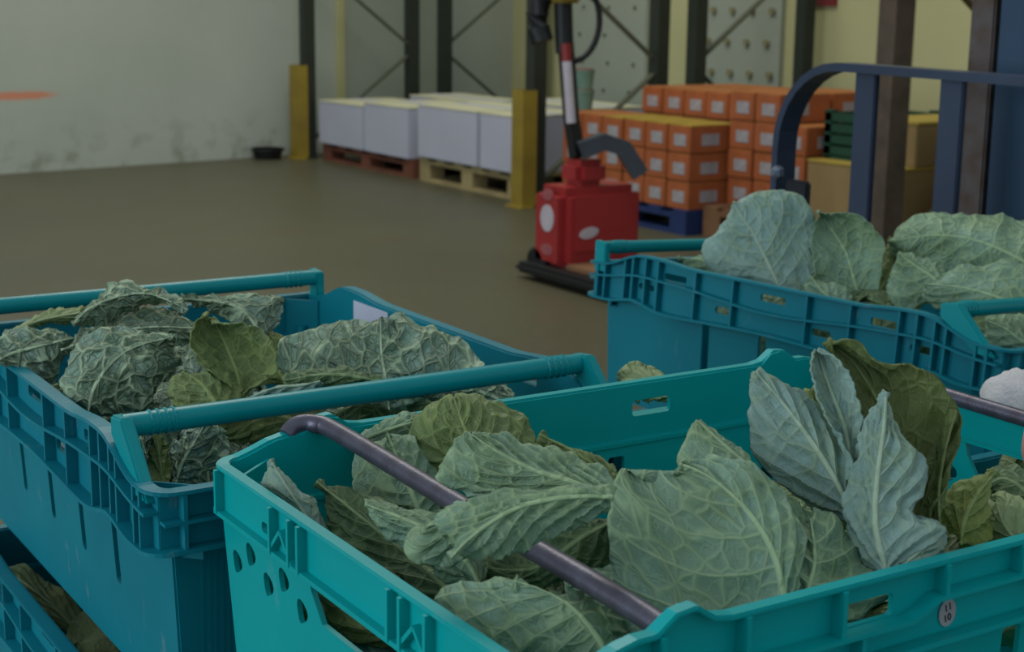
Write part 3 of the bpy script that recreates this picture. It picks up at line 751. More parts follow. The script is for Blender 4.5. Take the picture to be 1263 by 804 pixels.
bare(sc_); bare(lower(blue, (1.225, .62, .26), R90, 'blue-teal crate under the one holding a white cut stump'))
bare(lower(blue, (1.225, .62, .07), R90, 'blue-teal crate lowest below the white cut stump'))
pallet((.57, 1.08, 0), .86, 1.16, .10, M['woodlight'], 'bare wooden pallet carrying the teal stack and its neighbour', 0, 'wooden pallets under the crates')
pallet((1.48, 1.39, .03), .56, .80, .07, M['woodbrown'], 'brown wooden pallet under the stack before the forklift', 0, 'wooden pallets under the crates')
pallet((1.225, .62, 0), .42, .70, .07, M['woodbrown'], 'low brown pallet below the crate with the white stump', 0, 'wooden pallets under the crates', 5)

# ------------------------------------------------------------------ cabbages
def resample(pts, n):
    P = np.array(pts, float)
    if len(P) > 2:
        out = []
        for i in range(len(P)-1):
            a, b, c, d = P[max(i-1, 0)], P[i], P[i+1], P[min(i+2, len(P)-1)]
            for k in range(10):
                t = k/10; out.append(.5*(2*b+(c-a)*t+(2*a-5*b+4*c-d)*t*t+(3*b-a-3*c+d)*t**3))
        out.append(P[-1]); P = np.array(out)
    s = np.concatenate([[0], np.cumsum(np.linalg.norm(np.diff(P, axis=0), axis=1))]); t = np.linspace(0, s[-1], n)
    return np.stack([np.interp(t, s, P[:, k]) for k in range(P.shape[1])], 1)
def leaf_mesh(name, P, halfw_l, halfw_r, length, mat, parent, seed, nveins, slope, relief, blister, bl_scale, ruff, thick=.0012):
    """P: (nu, nv, 3) world points; columns v=-1..1; adds vein relief, blisters and attributes"""
    nu, nv, _ = P.shape; u = np.linspace(0, 1, nu)[:, None]*np.ones((1, nv)); v = np.ones((nu, 1))*np.linspace(-1, 1, nv)[None, :]
    du = np.gradient(P, axis=0); dv = np.gradient(P, axis=1); N = np.cross(dv, du); N /= np.linalg.norm(N, axis=2, keepdims=True)+1e-9
    um = u*length; vm = np.where(v < 0, v*halfw_l[:, None], v*halfw_r[:, None])
    nz = np.array([noise.noise(Vector((a*15, b*15, seed*7.3))) for a, b in zip(um.ravel(), vm.ravel())]).reshape(nu, nv)
    ph = nveins*(u-slope*np.abs(v)**1.15) + nz*.75*np.abs(v)
    ph = ph + .25
    dist = .5-np.abs(np.mod(ph, 1)-.5)          # 0 on a vein .. .5 between
    h = -.62*relief*np.sin(np.pi*np.clip(dist*2, 0, 1)*.5)*np.minimum(1, np.abs(v)*4)
    if blister:
        bl = []
        for a, b in zip(um.ravel(), vm.ravel()):
            d, _p = noise.voronoi(Vector((a*bl_scale, b*bl_scale, seed*3.1))); bl.append(d[1]-d[0])
        h = h - 0.75*blister*np.clip(np.array(bl).reshape(nu, nv), 0, .6)/.6*np.minimum(1, np.abs(v)*5+.1)
    big = np.array([noise.noise(Vector((a*28, b*28, seed*1.7+9))) for a, b in zip(um.ravel(), vm.ravel())]).reshape(nu, nv)
    h = h + big*.0085*np.minimum(1, np.abs(v)*2)
    edge = np.abs(v)**5
    h = h + ruff*edge*np.array([noise.noise(Vector((a*34+5, s*4.2, seed*2.3))) for a, s in zip(um.ravel(), np.sign(v).ravel())]).reshape(nu, nv)
    Q = P + N*h[..., None]
    o0 = np.array(parent.location)
    verts = (Q-o0).reshape(-1, 3)
    idx = np.arange(nu*nv).reshape(nu, nv)
    fc = np.stack([idx[:-1, :-1], idx[:-1, 1:], idx[1:, 1:], idx[1:, :-1]], -1).reshape(-1, 4)
    me = bpy.data.meshes.new(name); me.from_pydata(verts.tolist(), [], fc.tolist()); me.update()
    me.polygons.foreach_set('use_smooth', [True]*len(me.polygons))
    for an, arr in (('ph', ph), ('vv', v), ('uu', u), ('um', um), ('vm', vm), ('sd', np.full_like(u, seed*.37))):
        at = me.attributes.new(an, 'FLOAT', 'POINT'); at.data.foreach_set('value', arr.astype(np.float32).ravel())
    o = link(name, me, mat, parent)
    if thick:
        md = o.modifiers.new('thickness', 'SOLIDIFY'); md.thickness = thick; md.offset = 0
    return o
SEED = [1]
def leaf(parent, mid, left, right, anchor, tilt=45, az=0, back=0, cup=.015, bow=0, mat='green1', veins=6, slope=.45, relief=.003, blister=0, bl_scale=60, ruff=.006, jag=2.0, nu=60, nv=49, twist=0):
    """an outline seen in the photograph laid on a tilted plane through `anchor` (pixel, height)"""
    SEED[0] += 1; sd = SEED[0]
    A = at_z(*anchor); to = CAM-A; dh = np.array([to[0], to[1], 0]); dist = np.linalg.norm(to); dh /= np.linalg.norm(dh)
    a = math.radians(az); dh = np.array([dh[0]*math.cos(a)-dh[1]*math.sin(a), dh[0]*math.sin(a)+dh[1]*math.cos(a), 0])
    n = dh*math.sin(math.radians(tilt))+np.array([0, 0, 1])*math.cos(math.radians(tilt))
    m = resample(mid, nu); l = resample(left, nu); r = resample(right, nu)
    # jagged margin
    for e, q in ((l, 0), (r, 1)):
        for i in range(nu):
            d = e[i]-m[i]; L = np.linalg.norm(d)
            if L > 4:
                k = 1.25*jag*(1.2*noise.noise(Vector((i*.30, sd*3.7, q*9)))+.9*noise.noise(Vector((i*.8, sd*1.7, q*5)))); e[i] = e[i]+d/L*k
    P = np.zeros((nu, nv, 3)); vs1 = np.linspace(-1, 1, nv)
    for i in range(nu):
        uu = i/(nu-1)
        for j in range(nv):
            vv = vs1[j]; e = l[i] if vv < 0 else r[i]; p = m[i]+(e-m[i])*abs(vv)
            d = ray(p[0], p[1]); t = (n@(A-CAM))/(n@d)
            t = min(max(t, .5*dist/np.linalg.norm(d)), 1.6*dist/np.linalg.norm(d))
            off = back + cup*vv*vv - bow*math.sin(math.pi*uu) + twist*vv
            P[i, j] = CAM+d*t+d/np.linalg.norm(d)*off
    c = nv//2
    hl_ = np.linalg.norm(P[:, 0]-P[:, c], axis=1); hr_ = np.linalg.norm(P[:, -1]-P[:, c], axis=1)
    length = np.linalg.norm(np.diff(P[:, c], axis=0), axis=1).sum()
    # keep normals towards the camera so that veins stand proud on the side in view
    du = P[nu//2+1, c]-P[nu//2, c]; dv = P[nu//2, c+1]-P[nu//2, c]
    if np.cross(dv, du)@(CAM-P[nu//2, c]) < 0:
        P = P[:, ::-1]; hl_, hr_ = hr_, hl_
    return leaf_mesh('leaf', P, hl_, hr_, length, M[mat], parent, sd, veins, slope, relief, blister, bl_scale, ruff)
def heart(parent, loc, r, mat='dark', nleaf=6, seed=1, squash=.9, res=26):
    """the closed heart: cupped leaves wrapped round a ball"""
    rg = random.Random(seed); c = np.array(loc)
    v_, f_ = [], []
    for i in range(13):
        th = math.pi*i/12
        for k in range(20):
            ph = 2*math.pi*k/20; rr = r*.93*(1+.03*noise.noise(Vector((math.cos(ph)*2, math.sin(ph)*2, th*2+seed))))
            v_.append((loc[0]+rr*math.sin(th)*math.cos(ph)-parent.location[0], loc[1]+rr*math.sin(th)*math.sin(ph)-parent.location[1], loc[2]+rr*squash*math.cos(th)-parent.location[2]))
    for i in range(12):
        for k in range(20): f_.append((i*20+k, (i+1)*20+k, (i+1)*20+(k+1) % 20, i*20+(k+1) % 20))
    mesh_obj('heart', v_, f_, M[mat], parent, True)
    for q in range(nleaf):
        SEED[0] += 1; a0 = 2*math.pi*q/nleaf+rg.uniform(-.3, .3); wdt = rg.uniform(.9, 1.15); top = rg.uniform(-.25, .15); k2 = 1.0+.015*(q % 3)+rg.uniform(0, .012)
        nu, nv = res, res-1+res % 2; P = np.zeros((nu, nv, 3))
        for i in range(nu):
            uu = i/(nu-1); th = math.pi*.95-(math.pi*.95-top)*uu
            for j in range(nv):
                vv = -1+2*j/(nv-1); wd = wdt*math.sin(math.pi*min(1, .12+.80*uu))**.6
                lat = wd*vv; rr = r*k2*(1+.04*abs(vv)**3+.03*uu**4)
                d = np.array([math.sin(th)*math.cos(lat), math.sin(lat), math.cos(th)*math.cos(lat)*squash])
                P[i, j] = c+rr*np.array([d[0]*math.cos(a0)-d[1]*math.sin(a0), d[0]*math.sin(a0)+d[1]*math.cos(a0), d[2]])
        du = P[nu//2+1, nv//2]-P[nu//2, nv//2]; dv = P[nu//2, nv//2+1]-P[nu//2, nv//2]
        if np.cross(dv, du)@(P[nu//2, nv//2]-c) < 0: P = P[:, ::-1]
        leaf_mesh('leaf', P, np.full(nu, r*1.0), np.full(nu, r*1.0), r*2.6, M[mat if q % 3 else ('olive' if mat == 'dark' else mat)], parent, SEED[0], 6, .28, .0025, .003, 60, .004, 0)
def cabbage(loc, label, group):
    o = empty('cabbage', loc); return tag(o, label, 'cabbage', group)
GF, GL, GR = 'cabbages in the teal crate', 'cabbages in the worn blue-teal crate', 'cabbages before the forklift backrest'
# ---- teal crate, far-left head: leaves round the bail hook
c = cabbage((.50, .84, .60), 'olive-green cabbage with leaves fanned behind the bail rod', GF)
heart(c, (.457, .878, .632), .057, 'dark', 6, 11)
leaf(c, [(520,640),(505,600),(490,565),(478,535)], [(520,640),(470,635),(440,612),(434,580),(445,555),(478,535)], [(520,640),(545,620),(548,590),(540,560),(520,535),(478,535)], (500,630,.716), 52, 10, mat='green1', veins=6, back=.0)
leaf(c, [(600,600),(585,555),(570,520),(560,490)], [(600,600),(560,590),(520,575),(500,545),(505,512),(530,497),(560,490)], [(600,600),(640,590),(662,570),(663,540),(650,507),(610,487),(560,490)], (590,600,.728), 62, 0, mat='yelgreen', veins=7, relief=.004, cup=.02)
leaf(c, [(440,545),(475,530),(510,520),(545,515)], [(440,545),(450,575),(490,590),(530,570),(545,515)], [(440,545),(460,527),(490,517),(520,512),(545,515)], (470,560,.738), 66, 0, mat='green1', veins=5)
# standing leaf at the corner and the long dark leaves beside the near-left wall
c = cabbage((.44, .72, .58), 'shaded cabbage tucked against the end wall with teardrop holes', GF)
heart(c, (.450, .735, .630), .057, 'dark', 6, 12)
leaf(c, [(400,690),(385,650),(360,610),(333,566)], [(400,690),(365,660),(340,625),(327,600),(329,575),(333,566)], [(400,690),(410,665),(402,638),(392,614),(372,600),(352,575),(333,566)], (365,640,.722), 68, 0, mat='green2', veins=5, relief=.002)
leaf(c, [(570,745),(530,705),(480,665),(430,625),(390,594)], [(570,745),(520,742),(470,715),(425,675),(402,640),(390,594)], [(570,745),(575,700),(545,665),(500,635),(440,605),(390,594)], (480,690,.706), 42, -10, mat='dark', veins=6, back=.012)
leaf(c, [(600,740),(575,690),(540,660),(500,640),(450,622)], [(600,740),(550,720),(510,690),(470,660),(450,622)], [(600,740),(610,700),(590,660),(545,630),(490,618),(450,622)], (540,680,.731), 40, 0, mat='green1', veins=6)
leaf(c, [(500,800),(470,760),(430,720),(395,690)], [(500,800),(450,800),(410,770),(390,730),(395,690)], [(500,800),(530,760),(500,725),(450,695),(395,690)], (440,740,.690), 40, 0, mat='olive', veins=5)
leaf(c, [(480,830),(450,790),(420,750),(398,712)], [(480,830),(435,810),(405,770),(392,735),(398,712)], [(480,830),(485,790),(455,750),(425,722),(398,712)], (430,760,.675), 70, -35, mat='green2', veins=5)
# centre head lying across the rod
c = cabbage((.60, .70, .60), 'cabbage with a thick pale midrib lying across the steel rod', GF)
heart(c, (.592, .800, .640), .060, 'dark', 7, 13)
leaf(c, [(785,622),(720,598),(660,580),(612,556),(582,536)], [(785,622),(705,630),(640,628),(575,615),(533,590),(540,552),(558,535),(582,536)], [(785,622),(752,592),(722,568),(694,547),(655,540),(615,529),(582,536)], (640,600,.772), 52, 0, mat='green1', veins=7, relief=.005, blister=.002, cup=.012, ruff=.008)
leaf(c, [(770,605),(735,575),(700,552),(665,535)], [(770,605),(725,590),(680,570),(655,550),(665,535)], [(770,605),(765,592),(735,560),(700,540),(665,535)], (720,590,.765), 60, 0, mat='yelgreen', veins=6, relief=.004)
leaf(c, [(757,612),(700,612),(640,625),(590,655),(556,688)], [(757,612),(720,600),(660,600),(600,612),(560,632),(530,640),(535,668),(556,688)], [(757,612),(758,635),(735,655),(700,668),(650,668),(605,680),(556,694)], (640,660,.775), 62, 0, back=-.012, mat='green1', veins=6, relief=.005, blister=.002, ruff=.006)
leaf(c, [(620,650),(590,640),(560,640),(525,650)], [(620,650),(590,665),(550,690),(510,680),(525,650)], [(620,650),(600,620),(560,612),(535,622),(525,650)], (560,660,.760), 50, 0, mat='green1', veins=5, blister=.002)
leaf(c, [(760,640),(720,660),(660,700),(600,700)], [(760,640),(765,690),(720,720),(650,730),(600,700)], [(760,640),(720,640),(660,650),(620,670),(600,700)], (690,690,.738), 40, 0, mat='dark', veins=6)
# near-centre leaf with the bright rib at the bottom
c = cabbage((.56, .62, .58), 'cabbage with ribbed outer leaf low against the near rim', GF)
heart(c, (.556, .634, .628), .057, 'dark', 7, 14)
leaf(c, [(755,822),(738,785),(705,748),(665,726),(635,716)], [(755,822),(690,818),(620,806),(570,790),(545,765),(538,738),(550,717),(590,706),(635,716)], [(755,822),(765,790),(735,755),(700,732),(665,718),(635,716)], (650,770,.735), 42, 0, mat='green1', veins=8, slope=-.15, relief=.004, ruff=.005)
leaf(c, [(830,830),(800,780),(760,740),(700,715)], [(830,830),(770,815),(735,780),(700,745),(700,715)], [(830,830),(850,780),(820,730),(760,700),(700,715)], (770,780,.714), 36, 0, mat='green1', veins=7, relief=.004)
leaf(c, [(700,760),(650,720),(600,700),(560,690)], [(700,760),(640,745),(590,730),(545,715),(560,690)], [(700,760),(710,710),(660,685),(610,672),(560,690)], (620,715,.712), 36, 0, mat='dark', veins=6)
# centre-right head: the great ribbed leaf
c = cabbage((.70, .66, .60), 'large cabbage with broad grey-green leaf and bright branching ribs', GF)
heart(c, (.716, .655, .638), .060, 'dark', 7, 15)
leaf(c, [(972,770),(968,740),(955,685),(930,640),(897,605),(865,583),(838,571)], [(972,770),(930,784),(862,803),(808,806),(778,780),(762,735),(753,690),(751,640),(758,600),(770,577),(800,589),(838,571)], [(972,770),(985,735),(992,680),(985,635),(960,595),(915,568),(870,556),(838,571)], (966,752,.733), 46, 5, mat='green1', veins=6, slope=.40, relief=.005, cup=.006, ruff=.004, nu=76, nv=61)
leaf(c, [(1000,690),(970,625),(930,580),(890,545),(862,519)], [(1000,690),(930,650),(870,610),(838,578),(838,548),(862,519)], [(1000,690),(1005,650),(985,612),(945,575),(905,545),(862,519)], (990,680,.748), 55, 5, mat='green1', veins=6, relief=.003)
leaf(c, [(985,790),(995,735),(1005,690),(1000,640)], [(985,790),(972,745),(975,690),(985,650),(1000,640)], [(985,790),(1045,770),(1092,742),(1104,716),(1075,684),(1040,655),(1000,640)], (1000,745,.732), 45, 10, mat='green1', veins=6, slope=.1, relief=.005)
leaf(c, [(1075,745),(1050,700),(1020,660),(995,640)], [(1075,745),(1030,740),(1005,700),(995,640)], [(1075,745),(1100,735),(1110,718),(1060,675),(1020,645),(995,640)], (1060,725,.730), 40, 10, mat='dark', veins=6)
# right head: upright waxy leaves
c = cabbage((.80, .74, .60), 'tall cabbage with upright waxy blue-green leaves and olive leaf behind', GF)
heart(c, (.762, .802, .642), .062, 'dark', 6, 16)
A = (1060, 690, .745)
leaf(c, [(1062,655),(1030,590),(995,535),(960,490),(932,458)], [(1062,655),(1010,640),(965,600),(935,565),(922,525),(923,485),(932,458)], [(1062,655),(1060,590),(1045,540),(1015,507),(975,483),(932,458)], A, 62, 0, back=.010, mat='green2', veins=6, relief=.004, cup=.012)
leaf(c, [(1052,590),(1042,530),(1022,475),(1008,432)], [(1052,590),(1035,540),(1015,490),(1001,450),(1008,432)], [(1052,590),(1062,530),(1062,490),(1040,450),(1020,436),(1008,432)], A, 66, 0, back=.018, mat='green2', veins=5, relief=.003, cup=-.01)
leaf(c, [(1095,712),(1080,650),(1082,590),(1090,530),(1093,483)], [(1095,712),(1062,685),(1048,640),(1044,590),(1050,540),(1070,508),(1093,483)], [(1095,712),(1130,690),(1166,652),(1130,632),(1142,600),(1140,566),(1116,540),(1105,508),(1093,483)], A, 66, -5, back=-.006, mat='green2', veins=7, relief=.004, cup=.008, jag=3)
leaf(c, [(1130,660),(1115,580),(1090,510),(1055,450),(1020,420)], [(1130,660),(1080,620),(1062,560),(1050,490),(1030,445),(1020,420)], [(1130,660),(1165,610),(1172,560),(1180,515),(1155,475),(1130,452),(1090,441),(1055,420),(1020,420)], A, 70, 0, back=.040, mat='olive', veins=7, relief=.004, cup=-.012, ruff=.008)
leaf(c, [(1160,660),(1158,610),(1165,560),(1180,506)], [(1160,660),(1140,620),(1138,570),(1155,530),(1180,506)], [(1160,660),(1172,610),(1176,560),(1180,530),(1180,506)], A, 72, 0, back=.028, mat='olive', veins=5, relief=.003)
leaf(c, [(1090,712),(1115,695),(1140,675),(1166,652)], [(1090,712),(1080,690),(1090,660),(1130,640),(1166,652)], [(1090,712),(1130,708),(1160,690),(1168,670),(1166,652)], (1120,690,.748), 48, 0, mat='green2', veins=5)
leaf(c, [(1130,722),(1160,695),(1190,675),(1215,660)], [(1130,722),(1120,690),(1150,655),(1190,640),(1215,660)], [(1130,722),(1180,712),(1225,700),(1230,680),(1215,660)], (1170,690,.729), 34, 0, mat='dark', veins=6)
leaf(c, [(1060,640),(1040,600),(1010,520),(1000,480)], [(1060,640),(1010,640),(985,560),(1000,480)], [(1060,640),(1090,600),(1060,520),(1000,480)], A, 66, 0, back=.05, mat='yellow', veins=5)
# yellowing head by the right end
c = cabbage((.90, .70, .60), 'yellowing pale cabbage next to the far end wall', GF)
heart(c, (.872, .668, .652), .057, 'pale', 7, 17)
leaf(c, [(1185,672),(1190,640),(1205,610),(1230,580)], [(1185,672),(1165,650),(1163,620),(1185,592),(1230,580)], [(1185,672),(1212,682),(1222,650),(1226,615),(1230,580)], (1195,650,.748), 66, 0, mat='yellow', veins=5, relief=.003)
leaf(c, [(1290,705),(1262,675),(1240,650),(1228,620)], [(1290,705),(1240,700),(1215,672),(1215,640),(1228,620)], [(1290,705),(1300,660),(1275,625),(1248,612),(1228,620)], (1245,690,.728), 66, 0, mat='pale', veins=5, relief=.003, cup=.025)
leaf(c, [(1290,640),(1270,610),(1240,590),(1215,600)], [(1290,640),(1250,640),(1222,622),(1215,600)], [(1290,640),(1300,600),(1260,575),(1230,575),(1215,600)], (1250,610,.735), 40, 0, mat='dark', veins=5)

# ---- worn blue-teal crate: crinkled savoy heads
c = cabbage((.45, 1.23, .58), 'crinkled cabbage with big pale netted leaf against near rim', GL)
heart(c, (.452, 1.265, .638), .074, 'savoy', 7, 21, 1.0, 34)
S = dict(mat='savoy', blister=.0045, relief=.003, bl_scale=75)
leaf(c, [(108,512),(115,480),(135,450),(165,428),(215,415)], [(108,512),(87,496),(80,470),(90,435),(102,412),(130,402),(175,406),(215,415)], [(108,512),(160,522),(198,508),(198,480),(205,462),(224,450),(220,430),(215,415)], (150,500,.724), 56, 0, veins=5, slope=-.1, cup=.02, nu=72, nv=61, **S)
leaf(c, [(0,442),(25,432),(55,425),(97,415)], [(0,442),(-15,430),(5,410),(40,402),(75,402),(97,415)], [(0,442),(30,462),(64,479),(80,462),(84,442),(98,430),(97,415)], (50,450,.735), 56, 0, veins=6, slope=.05, **S)
leaf(c, [(10,415),(35,400),(60,392),(100,386)], [(10,415),(20,402),(55,384),(102,377),(100,386)], [(10,415),(40,412),(80,405),(100,398),(100,386)], (60,400,.765), 60, 0, back=.012, mat='pale', veins=4, cup=.02, blister=.001)
leaf(c, [(90,400),(110,380),(145,365),(185,362),(232,382)], [(90,400),(100,378),(140,356),(172,349),(205,357),(232,382)], [(90,400),(130,398),(165,384),(195,382),(222,392),(232,382)], (160,385,.780), 50, 0, back=-.01, veins=6, slope=.1, cup=.02, **S)
leaf(c, [(75,432),(130,412),(185,403),(250,405)], [(75,432),(95,402),(150,380),(215,378),(250,405)], [(75,432),(130,440),(205,430),(240,420),(250,405)], (170,410,.768), 60, 0, back=.022, mat='savoy', veins=5, blister=.003)
leaf(c, [(64,476),(70,484),(77,491),(84,497)], [(64,476),(72,468),(84,476),(90,490),(84,497)], [(64,476),(66,486),(74,494),(84,497)], (75,490,.722), 66, 0, back=.02, cup=.004, ruff=.002, mat='pale', veins=3)
c = cabbage((.53, 1.38, .58), 'crinkled cabbage with opened yellow-green inner leaves', GL)
heart(c, (.530, 1.436, .638), .074, 'savoy', 7, 22, 1.0, 34)
leaf(c, [(330,425),(310,395),(285,375),(222,368)], [(330,425),(290,400),(255,385),(222,368)], [(330,425),(345,405),(354,380),(353,362),(300,356),(250,357),(222,368)], (300,400,.765), 52, 0, back=.02, veins=6, slope=.05, mat='savoy', blister=.004, bl_scale=75)
leaf(c, [(300,490),(290,455),(278,425),(262,391)], [(300,490),(265,470),(245,440),(240,410),(262,391)], [(300,490),(330,455),(332,425),(300,398),(262,391)], (290,460,.745), 62, 0, mat='yelgreen', veins=6, blister=.002, cup=-.02)
leaf(c, [(350,470),(335,440),(325,420),(310,400)], [(350,470),(310,470),(295,440),(310,400)], [(350,470),(365,440),(345,410),(310,400)], (330,440,.735), 50, 0, mat='yelgreen', veins=5, back=.02, blister=.002)
leaf(c, [(275,515),(262,490),(245,470),(225,458)], [(275,515),(230,510),(208,490),(210,468),(225,458)], [(275,515),(300,500),(292,475),(265,456),(225,458)], (250,490,.735), 50, 0, mat='yelgreen', veins=6, blister=.004)
c = cabbage((.64, 1.20, .58), 'broad domed crinkled cabbage beneath the handle bar, by the back wall', GL)
heart(c, (.625, 1.268, .638), .073, 'savoy', 7, 23, .9, 34)
leaf(c, [(480,505),(475,465),(470,430),(470,390)], [(480,505),(420,500),(360,475),(337,445),(345,416),(372,405),(420,396),(470,390)], [(480,505),(560,500),(610,480),(598,452),(580,424),(556,406),(520,392),(490,383),(470,390)], (470,470,.736), 52, -8, veins=7, slope=.25, cup=.03, mat='savoy', blister=.005, relief=.005, bl_scale=75, nu=76, nv=75)
leaf(c, [(470,470),(430,462),(390,462),(350,470)], [(470,470),(440,452),(395,450),(360,458),(350,470)], [(470,470),(430,485),(380,490),(350,480),(350,470)], (400,480,.742), 45, 0, mat='dark', veins=5)
leaf(c, [(395,470),(370,475),(340,478),(305,492)], [(395,470),(370,466),(340,466),(312,480),(305,492)], [(395,470),(385,485),(345,497),(305,492)], (350,482,.742), 60, 0, back=-.005, mat='green2', veins=4)
leaf(c, [(640,505),(600,485),(560,475),(515,470)], [(640,505),(630,480),(600,455),(550,455),(515,470)], [(640,505),(600,512),(545,505),(515,490),(515,470)], (580,490,.724), 52, 0, mat='savoy', veins=6, blister=.003)
leaf(c, [(560,510),(530,495),(500,485),(470,482)], [(560,510),(540,485),(510,470),(470,482)], [(560,510),(520,512),(480,505),(470,482)], (510,495,.718), 45, 0, mat='dark', veins=5)
leaf(c, [(832,490),(808,475),(785,470),(765,480)], [(832,490),(817,465),(788,458),(768,462),(765,480)], [(832,490),(800,498),(775,496),(765,480)], (785,480,.726), 40, 0, mat='pale', veins=4)
c = cabbage((.50, 1.08, .58), 'netted cabbage by the near end of the worn crate, below the bar', GL)
heart(c, (.530, 1.104, .630), .072, 'savoy', 7, 24, .9, 34)
leaf(c, [(215,600),(225,570),(240,545),(255,520)], [(215,600),(205,575),(205,545),(225,520),(255,520)], [(215,600),(250,590),(280,565),(280,535),(255,520)], (235,570,.703), 60, 0, veins=5, mat='savoy', blister=.005, bl_scale=80)
leaf(c, [(205,605),(198,575),(195,550),(190,525)], [(205,605),(185,580),(180,550),(190,525)], [(205,605),(215,575),(212,545),(190,525)], (198,565,.712), 70, 0, back=.01, mat='olive', veins=3)
leaf(c, [(420,540),(370,520),(320,510),(265,520)], [(420,540),(390,505),(330,488),(280,495),(265,520)], [(420,540),(370,550),(310,548),(270,540),(265,520)], (340,520,.710), 42, 0, mat='olive', veins=7, blister=.002)
leaf(c, [(180,560),(175,545),(172,530),(178,515)], [(180,560),(165,545),(160,525),(178,515)], [(180,560),(195,545),(200,525),(178,515)], (178,540,.722), 55, 0, mat='savoy', veins=3, blister=.003)
leaf(c, [(560,510),(500,505),(440,500),(400,520)], [(560,510),(510,485),(450,482),(400,520)], [(560,510),(500,530),(440,535),(400,520)], (480,510,.703), 40, 0, mat='dark', veins=7, blister=.002)

# ---- crate before the forklift
c = cabbage((1.36, 1.50, .54), 'cabbage with broad smooth pale leaf standing before the forklift bracket', GR)
heart(c, (1.392, 1.548, .612), .070, 'green1', 6, 31)
leaf(c, [(968,368),(950,330),(930,290),(912,262),(905,248)], [(968,368),(920,352),(880,335),(866,315),(868,298),(884,280),(905,248)], [(968,368),(1005,365),(1012,330),(1008,295),(1003,265),(990,244),(965,232),(932,237),(905,248)], (950,345,.700), 68, 0, mat='green2', veins=6, relief=.003, cup=.02, slope=.35)
leaf(c, [(900,345),(880,330),(865,320),(835,318)], [(900,345),(870,345),(845,332),(835,318)], [(900,345),(895,322),(865,312),(835,318)], (870,332,.690), 45, 0, mat='green1', veins=4)
c = cabbage((1.42, 1.36, .54), 'cabbage with cupped leaves folded inwards, beside broad pale leaf', GR)
heart(c, (1.434, 1.386, .626), .070, 'dark', 6, 32)
leaf(c, [(1060,375),(1052,340),(1040,305),(1008,259)], [(1060,375),(1015,365),(1005,330),(1004,290),(1008,259)], [(1060,375),(1085,345),(1090,312),(1080,285),(1055,266),(1008,259)], (1045,350,.695), 66, 10, mat='green1', veins=5, relief=.003, cup=-.02)
leaf(c, [(1070,375),(1090,350),(1100,325),(1095,295)], [(1070,375),(1078,345),(1085,315),(1095,295)], [(1070,375),(1105,360),(1115,335),(1110,305),(1095,295)], (1090,345,.695), 68, 0, mat='yelgreen', veins=4, back=.01)
leaf(c, [(1040,385),(1025,370),(1010,355),(1000,340)], [(1040,385),(1010,378),(985,362),(1000,340)], [(1040,385),(1050,370),(1035,350),(1000,340)], (1020,365,.690), 55, 0, mat='green1', veins=4)
c = cabbage((1.46, 1.20, .54), 'big wrapped cabbage before the forklift mast', GR)
heart(c, (1.476, 1.224, .630), .070, 'green1', 7, 33)
leaf(c, [(1300,345),(1250,315),(1200,295),(1150,290),(1096,298)], [(1300,345),(1310,290),(1270,268),(1230,262),(1180,262),(1130,268),(1105,282),(1096,298)], [(1300,345),(1250,350),(1200,340),(1150,330),(1110,318),(1096,298)], (1190,330,.722), 58, 0, mat='green1', veins=7, relief=.005, cup=.025, slope=.1, ruff=.004)
leaf(c, [(1175,362),(1155,345),(1130,328),(1108,312)], [(1175,362),(1140,378),(1105,378),(1095,350),(1108,312)], [(1175,362),(1170,340),(1150,320),(1108,312)], (1135,355,.705), 60, 0, back=-.015, mat='green1', veins=4)
leaf(c, [(1290,395),(1240,370),(1190,355),(1140,350)], [(1290,395),(1300,345),(1250,325),(1190,325),(1140,350)], [(1290,395),(1240,400),(1180,390),(1140,372),(1140,350)], (1210,370,.705), 55, 0, mat='green1', veins=6, relief=.004)
leaf(c, [(1290,440),(1250,420),(1210,405),(1160,390)], [(1290,440),(1300,400),(1240,385),(1190,378),(1160,390)], [(1290,440),(1240,445),(1195,425),(1160,390)], (1230,415,.672), 45, 0, mat='dark', veins=6)
leaf(c, [(1290,430),(1260,420),(1240,405),(1215,395)], [(1290,430),(1280,395),(1245,385),(1215,395)], [(1290,430),(1250,440),(1215,425),(1215,395)], (1245,420,.672), 55, 0, mat='green1', veins=5)

# ---- leaves in the crate below, and between the stacks
c = cabbage((.45, 1.30, .36), 'pale cabbage leaves showing in the gap between stacked crates', 'cabbages in the lower crate')
heart(c, (.452, 1.40, .405), .072, 'pale', 6, 41); 
leaf(c, [(122,806),(88,770),(50,734),(2,698)], [(122,806),(80,786),(38,748),(2,716),(2,698)], [(122,806),(126,785),(82,735),(36,699),(2,698)], (60,755,.486), 70, 0, back=.08, mat='pale', veins=6)
c = cabbage((.46, 1.12, .36), 'cabbage low in the crate beneath the netted heads', 'cabbages in the lower crate'); heart(c, (.46, 1.13, .425), .08, 'green1', 6, 42)
# crate beyond the right end of the teal crate
c = cabbage((1.12, .76, .50), 'cut cabbage stump, fuzzy and white, standing beyond the steel rod', 'cabbages beyond the teal crate')
M['stump'] = plain('stump_white', srgb(.88, .87, .89), .8, 0, .08, 40, .5)
pts = []; fcs = []; n_ = 36
for i in range(12):
    th = math.pi/2*i/11
    for k in range(n_):
        a = 2*math.pi*k/n_; rr = .046*(1+.05*noise.noise(Vector((math.cos(a)*3, math.sin(a)*3, i*.4)))+(.05 if i in (5, 6) and k % 2 else 0)); pts.append((rr*math.cos(a)*math.cos(th), rr*math.sin(a)*math.cos(th), .75*rr*math.sin(th)))
for i in range(11):
    for k in range(n_): fcs.append((i*n_+k, i*n_+(k+1) % n_, (i+1)*n_+(k+1) % n_, (i+1)*n_+k))
sp = mesh_obj('cut_stump', pts, fcs, M['stump'], c, True); sp.location = (-.026, .106, .198); sp.rotation_euler = (.35, .1, 0)
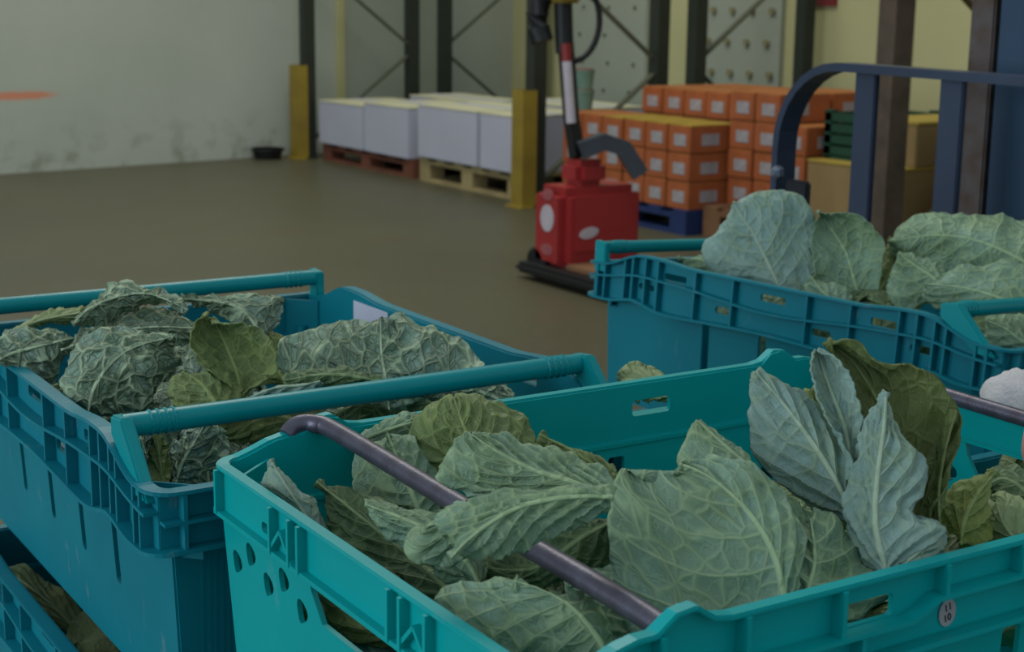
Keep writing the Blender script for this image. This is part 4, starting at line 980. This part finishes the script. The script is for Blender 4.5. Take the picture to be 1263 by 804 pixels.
heart(c, (1.112, .832, .640), .056, 'pale', 6, 43)
c = cabbage((1.2, .6, .50), 'leafy cabbage showing through the hand hole beyond the teal crate', 'cabbages beyond the teal crate'); heart(c, (1.150, .665, .590), .076, 'olive', 7, 44)

# ------------------------------------------------------------------ a hand on the far bail rod
M['skin'] = plain('skin_pink', srgb(.80, .58, .56), .5, 0, .05, 30)
M['sleeve'] = plain('sleeve_grey', srgb(.30, .32, .36), .85, 0, .1, 30)
def skin_mesh(name, verts, edges, radii, mat, parent, rootv=0, sub=2):
    me = bpy.data.meshes.new(name); me.from_pydata(verts, edges, []); me.update()
    o = bpy.data.objects.new(name, me); COL.objects.link(o)
    sk = o.modifiers.new('skin', 'SKIN'); sk.use_smooth_shade = True
    for i, r_ in enumerate(radii): me.skin_vertices[0].data[i].radius = r_ if isinstance(r_, tuple) else (r_, r_)
    me.skin_vertices[0].data[rootv].use_root = True
    ss_ = o.modifiers.new('sub', 'SUBSURF'); ss_.levels = sub; ss_.render_levels = sub
    bpy.context.view_layer.update()
    m2 = bpy.data.meshes.new_from_object(o.evaluated_get(bpy.context.evaluated_depsgraph_get())); bpy.data.objects.remove(o)
    m2.polygons.foreach_set('use_smooth', [True]*len(m2.polygons))
    return link(name, m2, mat, parent)
hd = empty('person', (1.022, .684, .75)); bx, by, bz = .930, .69, .745
V = []; Ed = []; Rd = []
def hv_(p, r_, frm=None):
    V.append((p[0]-1.02, p[1]-.69, p[2]-.76)); Rd.append(r_)
    if frm is not None: Ed.append((frm, len(V)-1))
    return len(V)-1
w0 = hv_((1.20, .655, .835), .030); w1 = hv_((1.10, .668, .805), .026, w0); w2 = hv_((1.045, .677, .79), .028, w1)
for k, (dy, ln) in enumerate(((.036, .95), (.013, 1.05), (-.010, 1.0), (-.031, .85))):
    y = by+dy
    a = hv_((.992, y, .779), .0125, w2); b = hv_((bx+.018, y, .779), .0098, a); c_ = hv_((bx-.012, y, .762), .0088, b); d_ = hv_((bx-.017, y, .737), .0082, c_); hv_((bx-.006, y, .715-.006*(ln-1)*10), .0074, d_)
t1 = hv_((1.02, .715, .790), .0125, w2); t2 = hv_((.985, .742, .783), .0105, t1); hv_((.950, .748, .772), .0088, t2)
skin_mesh('hand', V, Ed, Rd, M['skin'], hd)
MB().tube([(.10, -.027, .055), (.18, -.036, .075), (.34, -.06, .17)], .046, 16).build('sleeve', M['sleeve'], hd, smooth=True)
tag(hd, 'bare hand gripping the steel bail rod at the end of the teal crate', 'person')
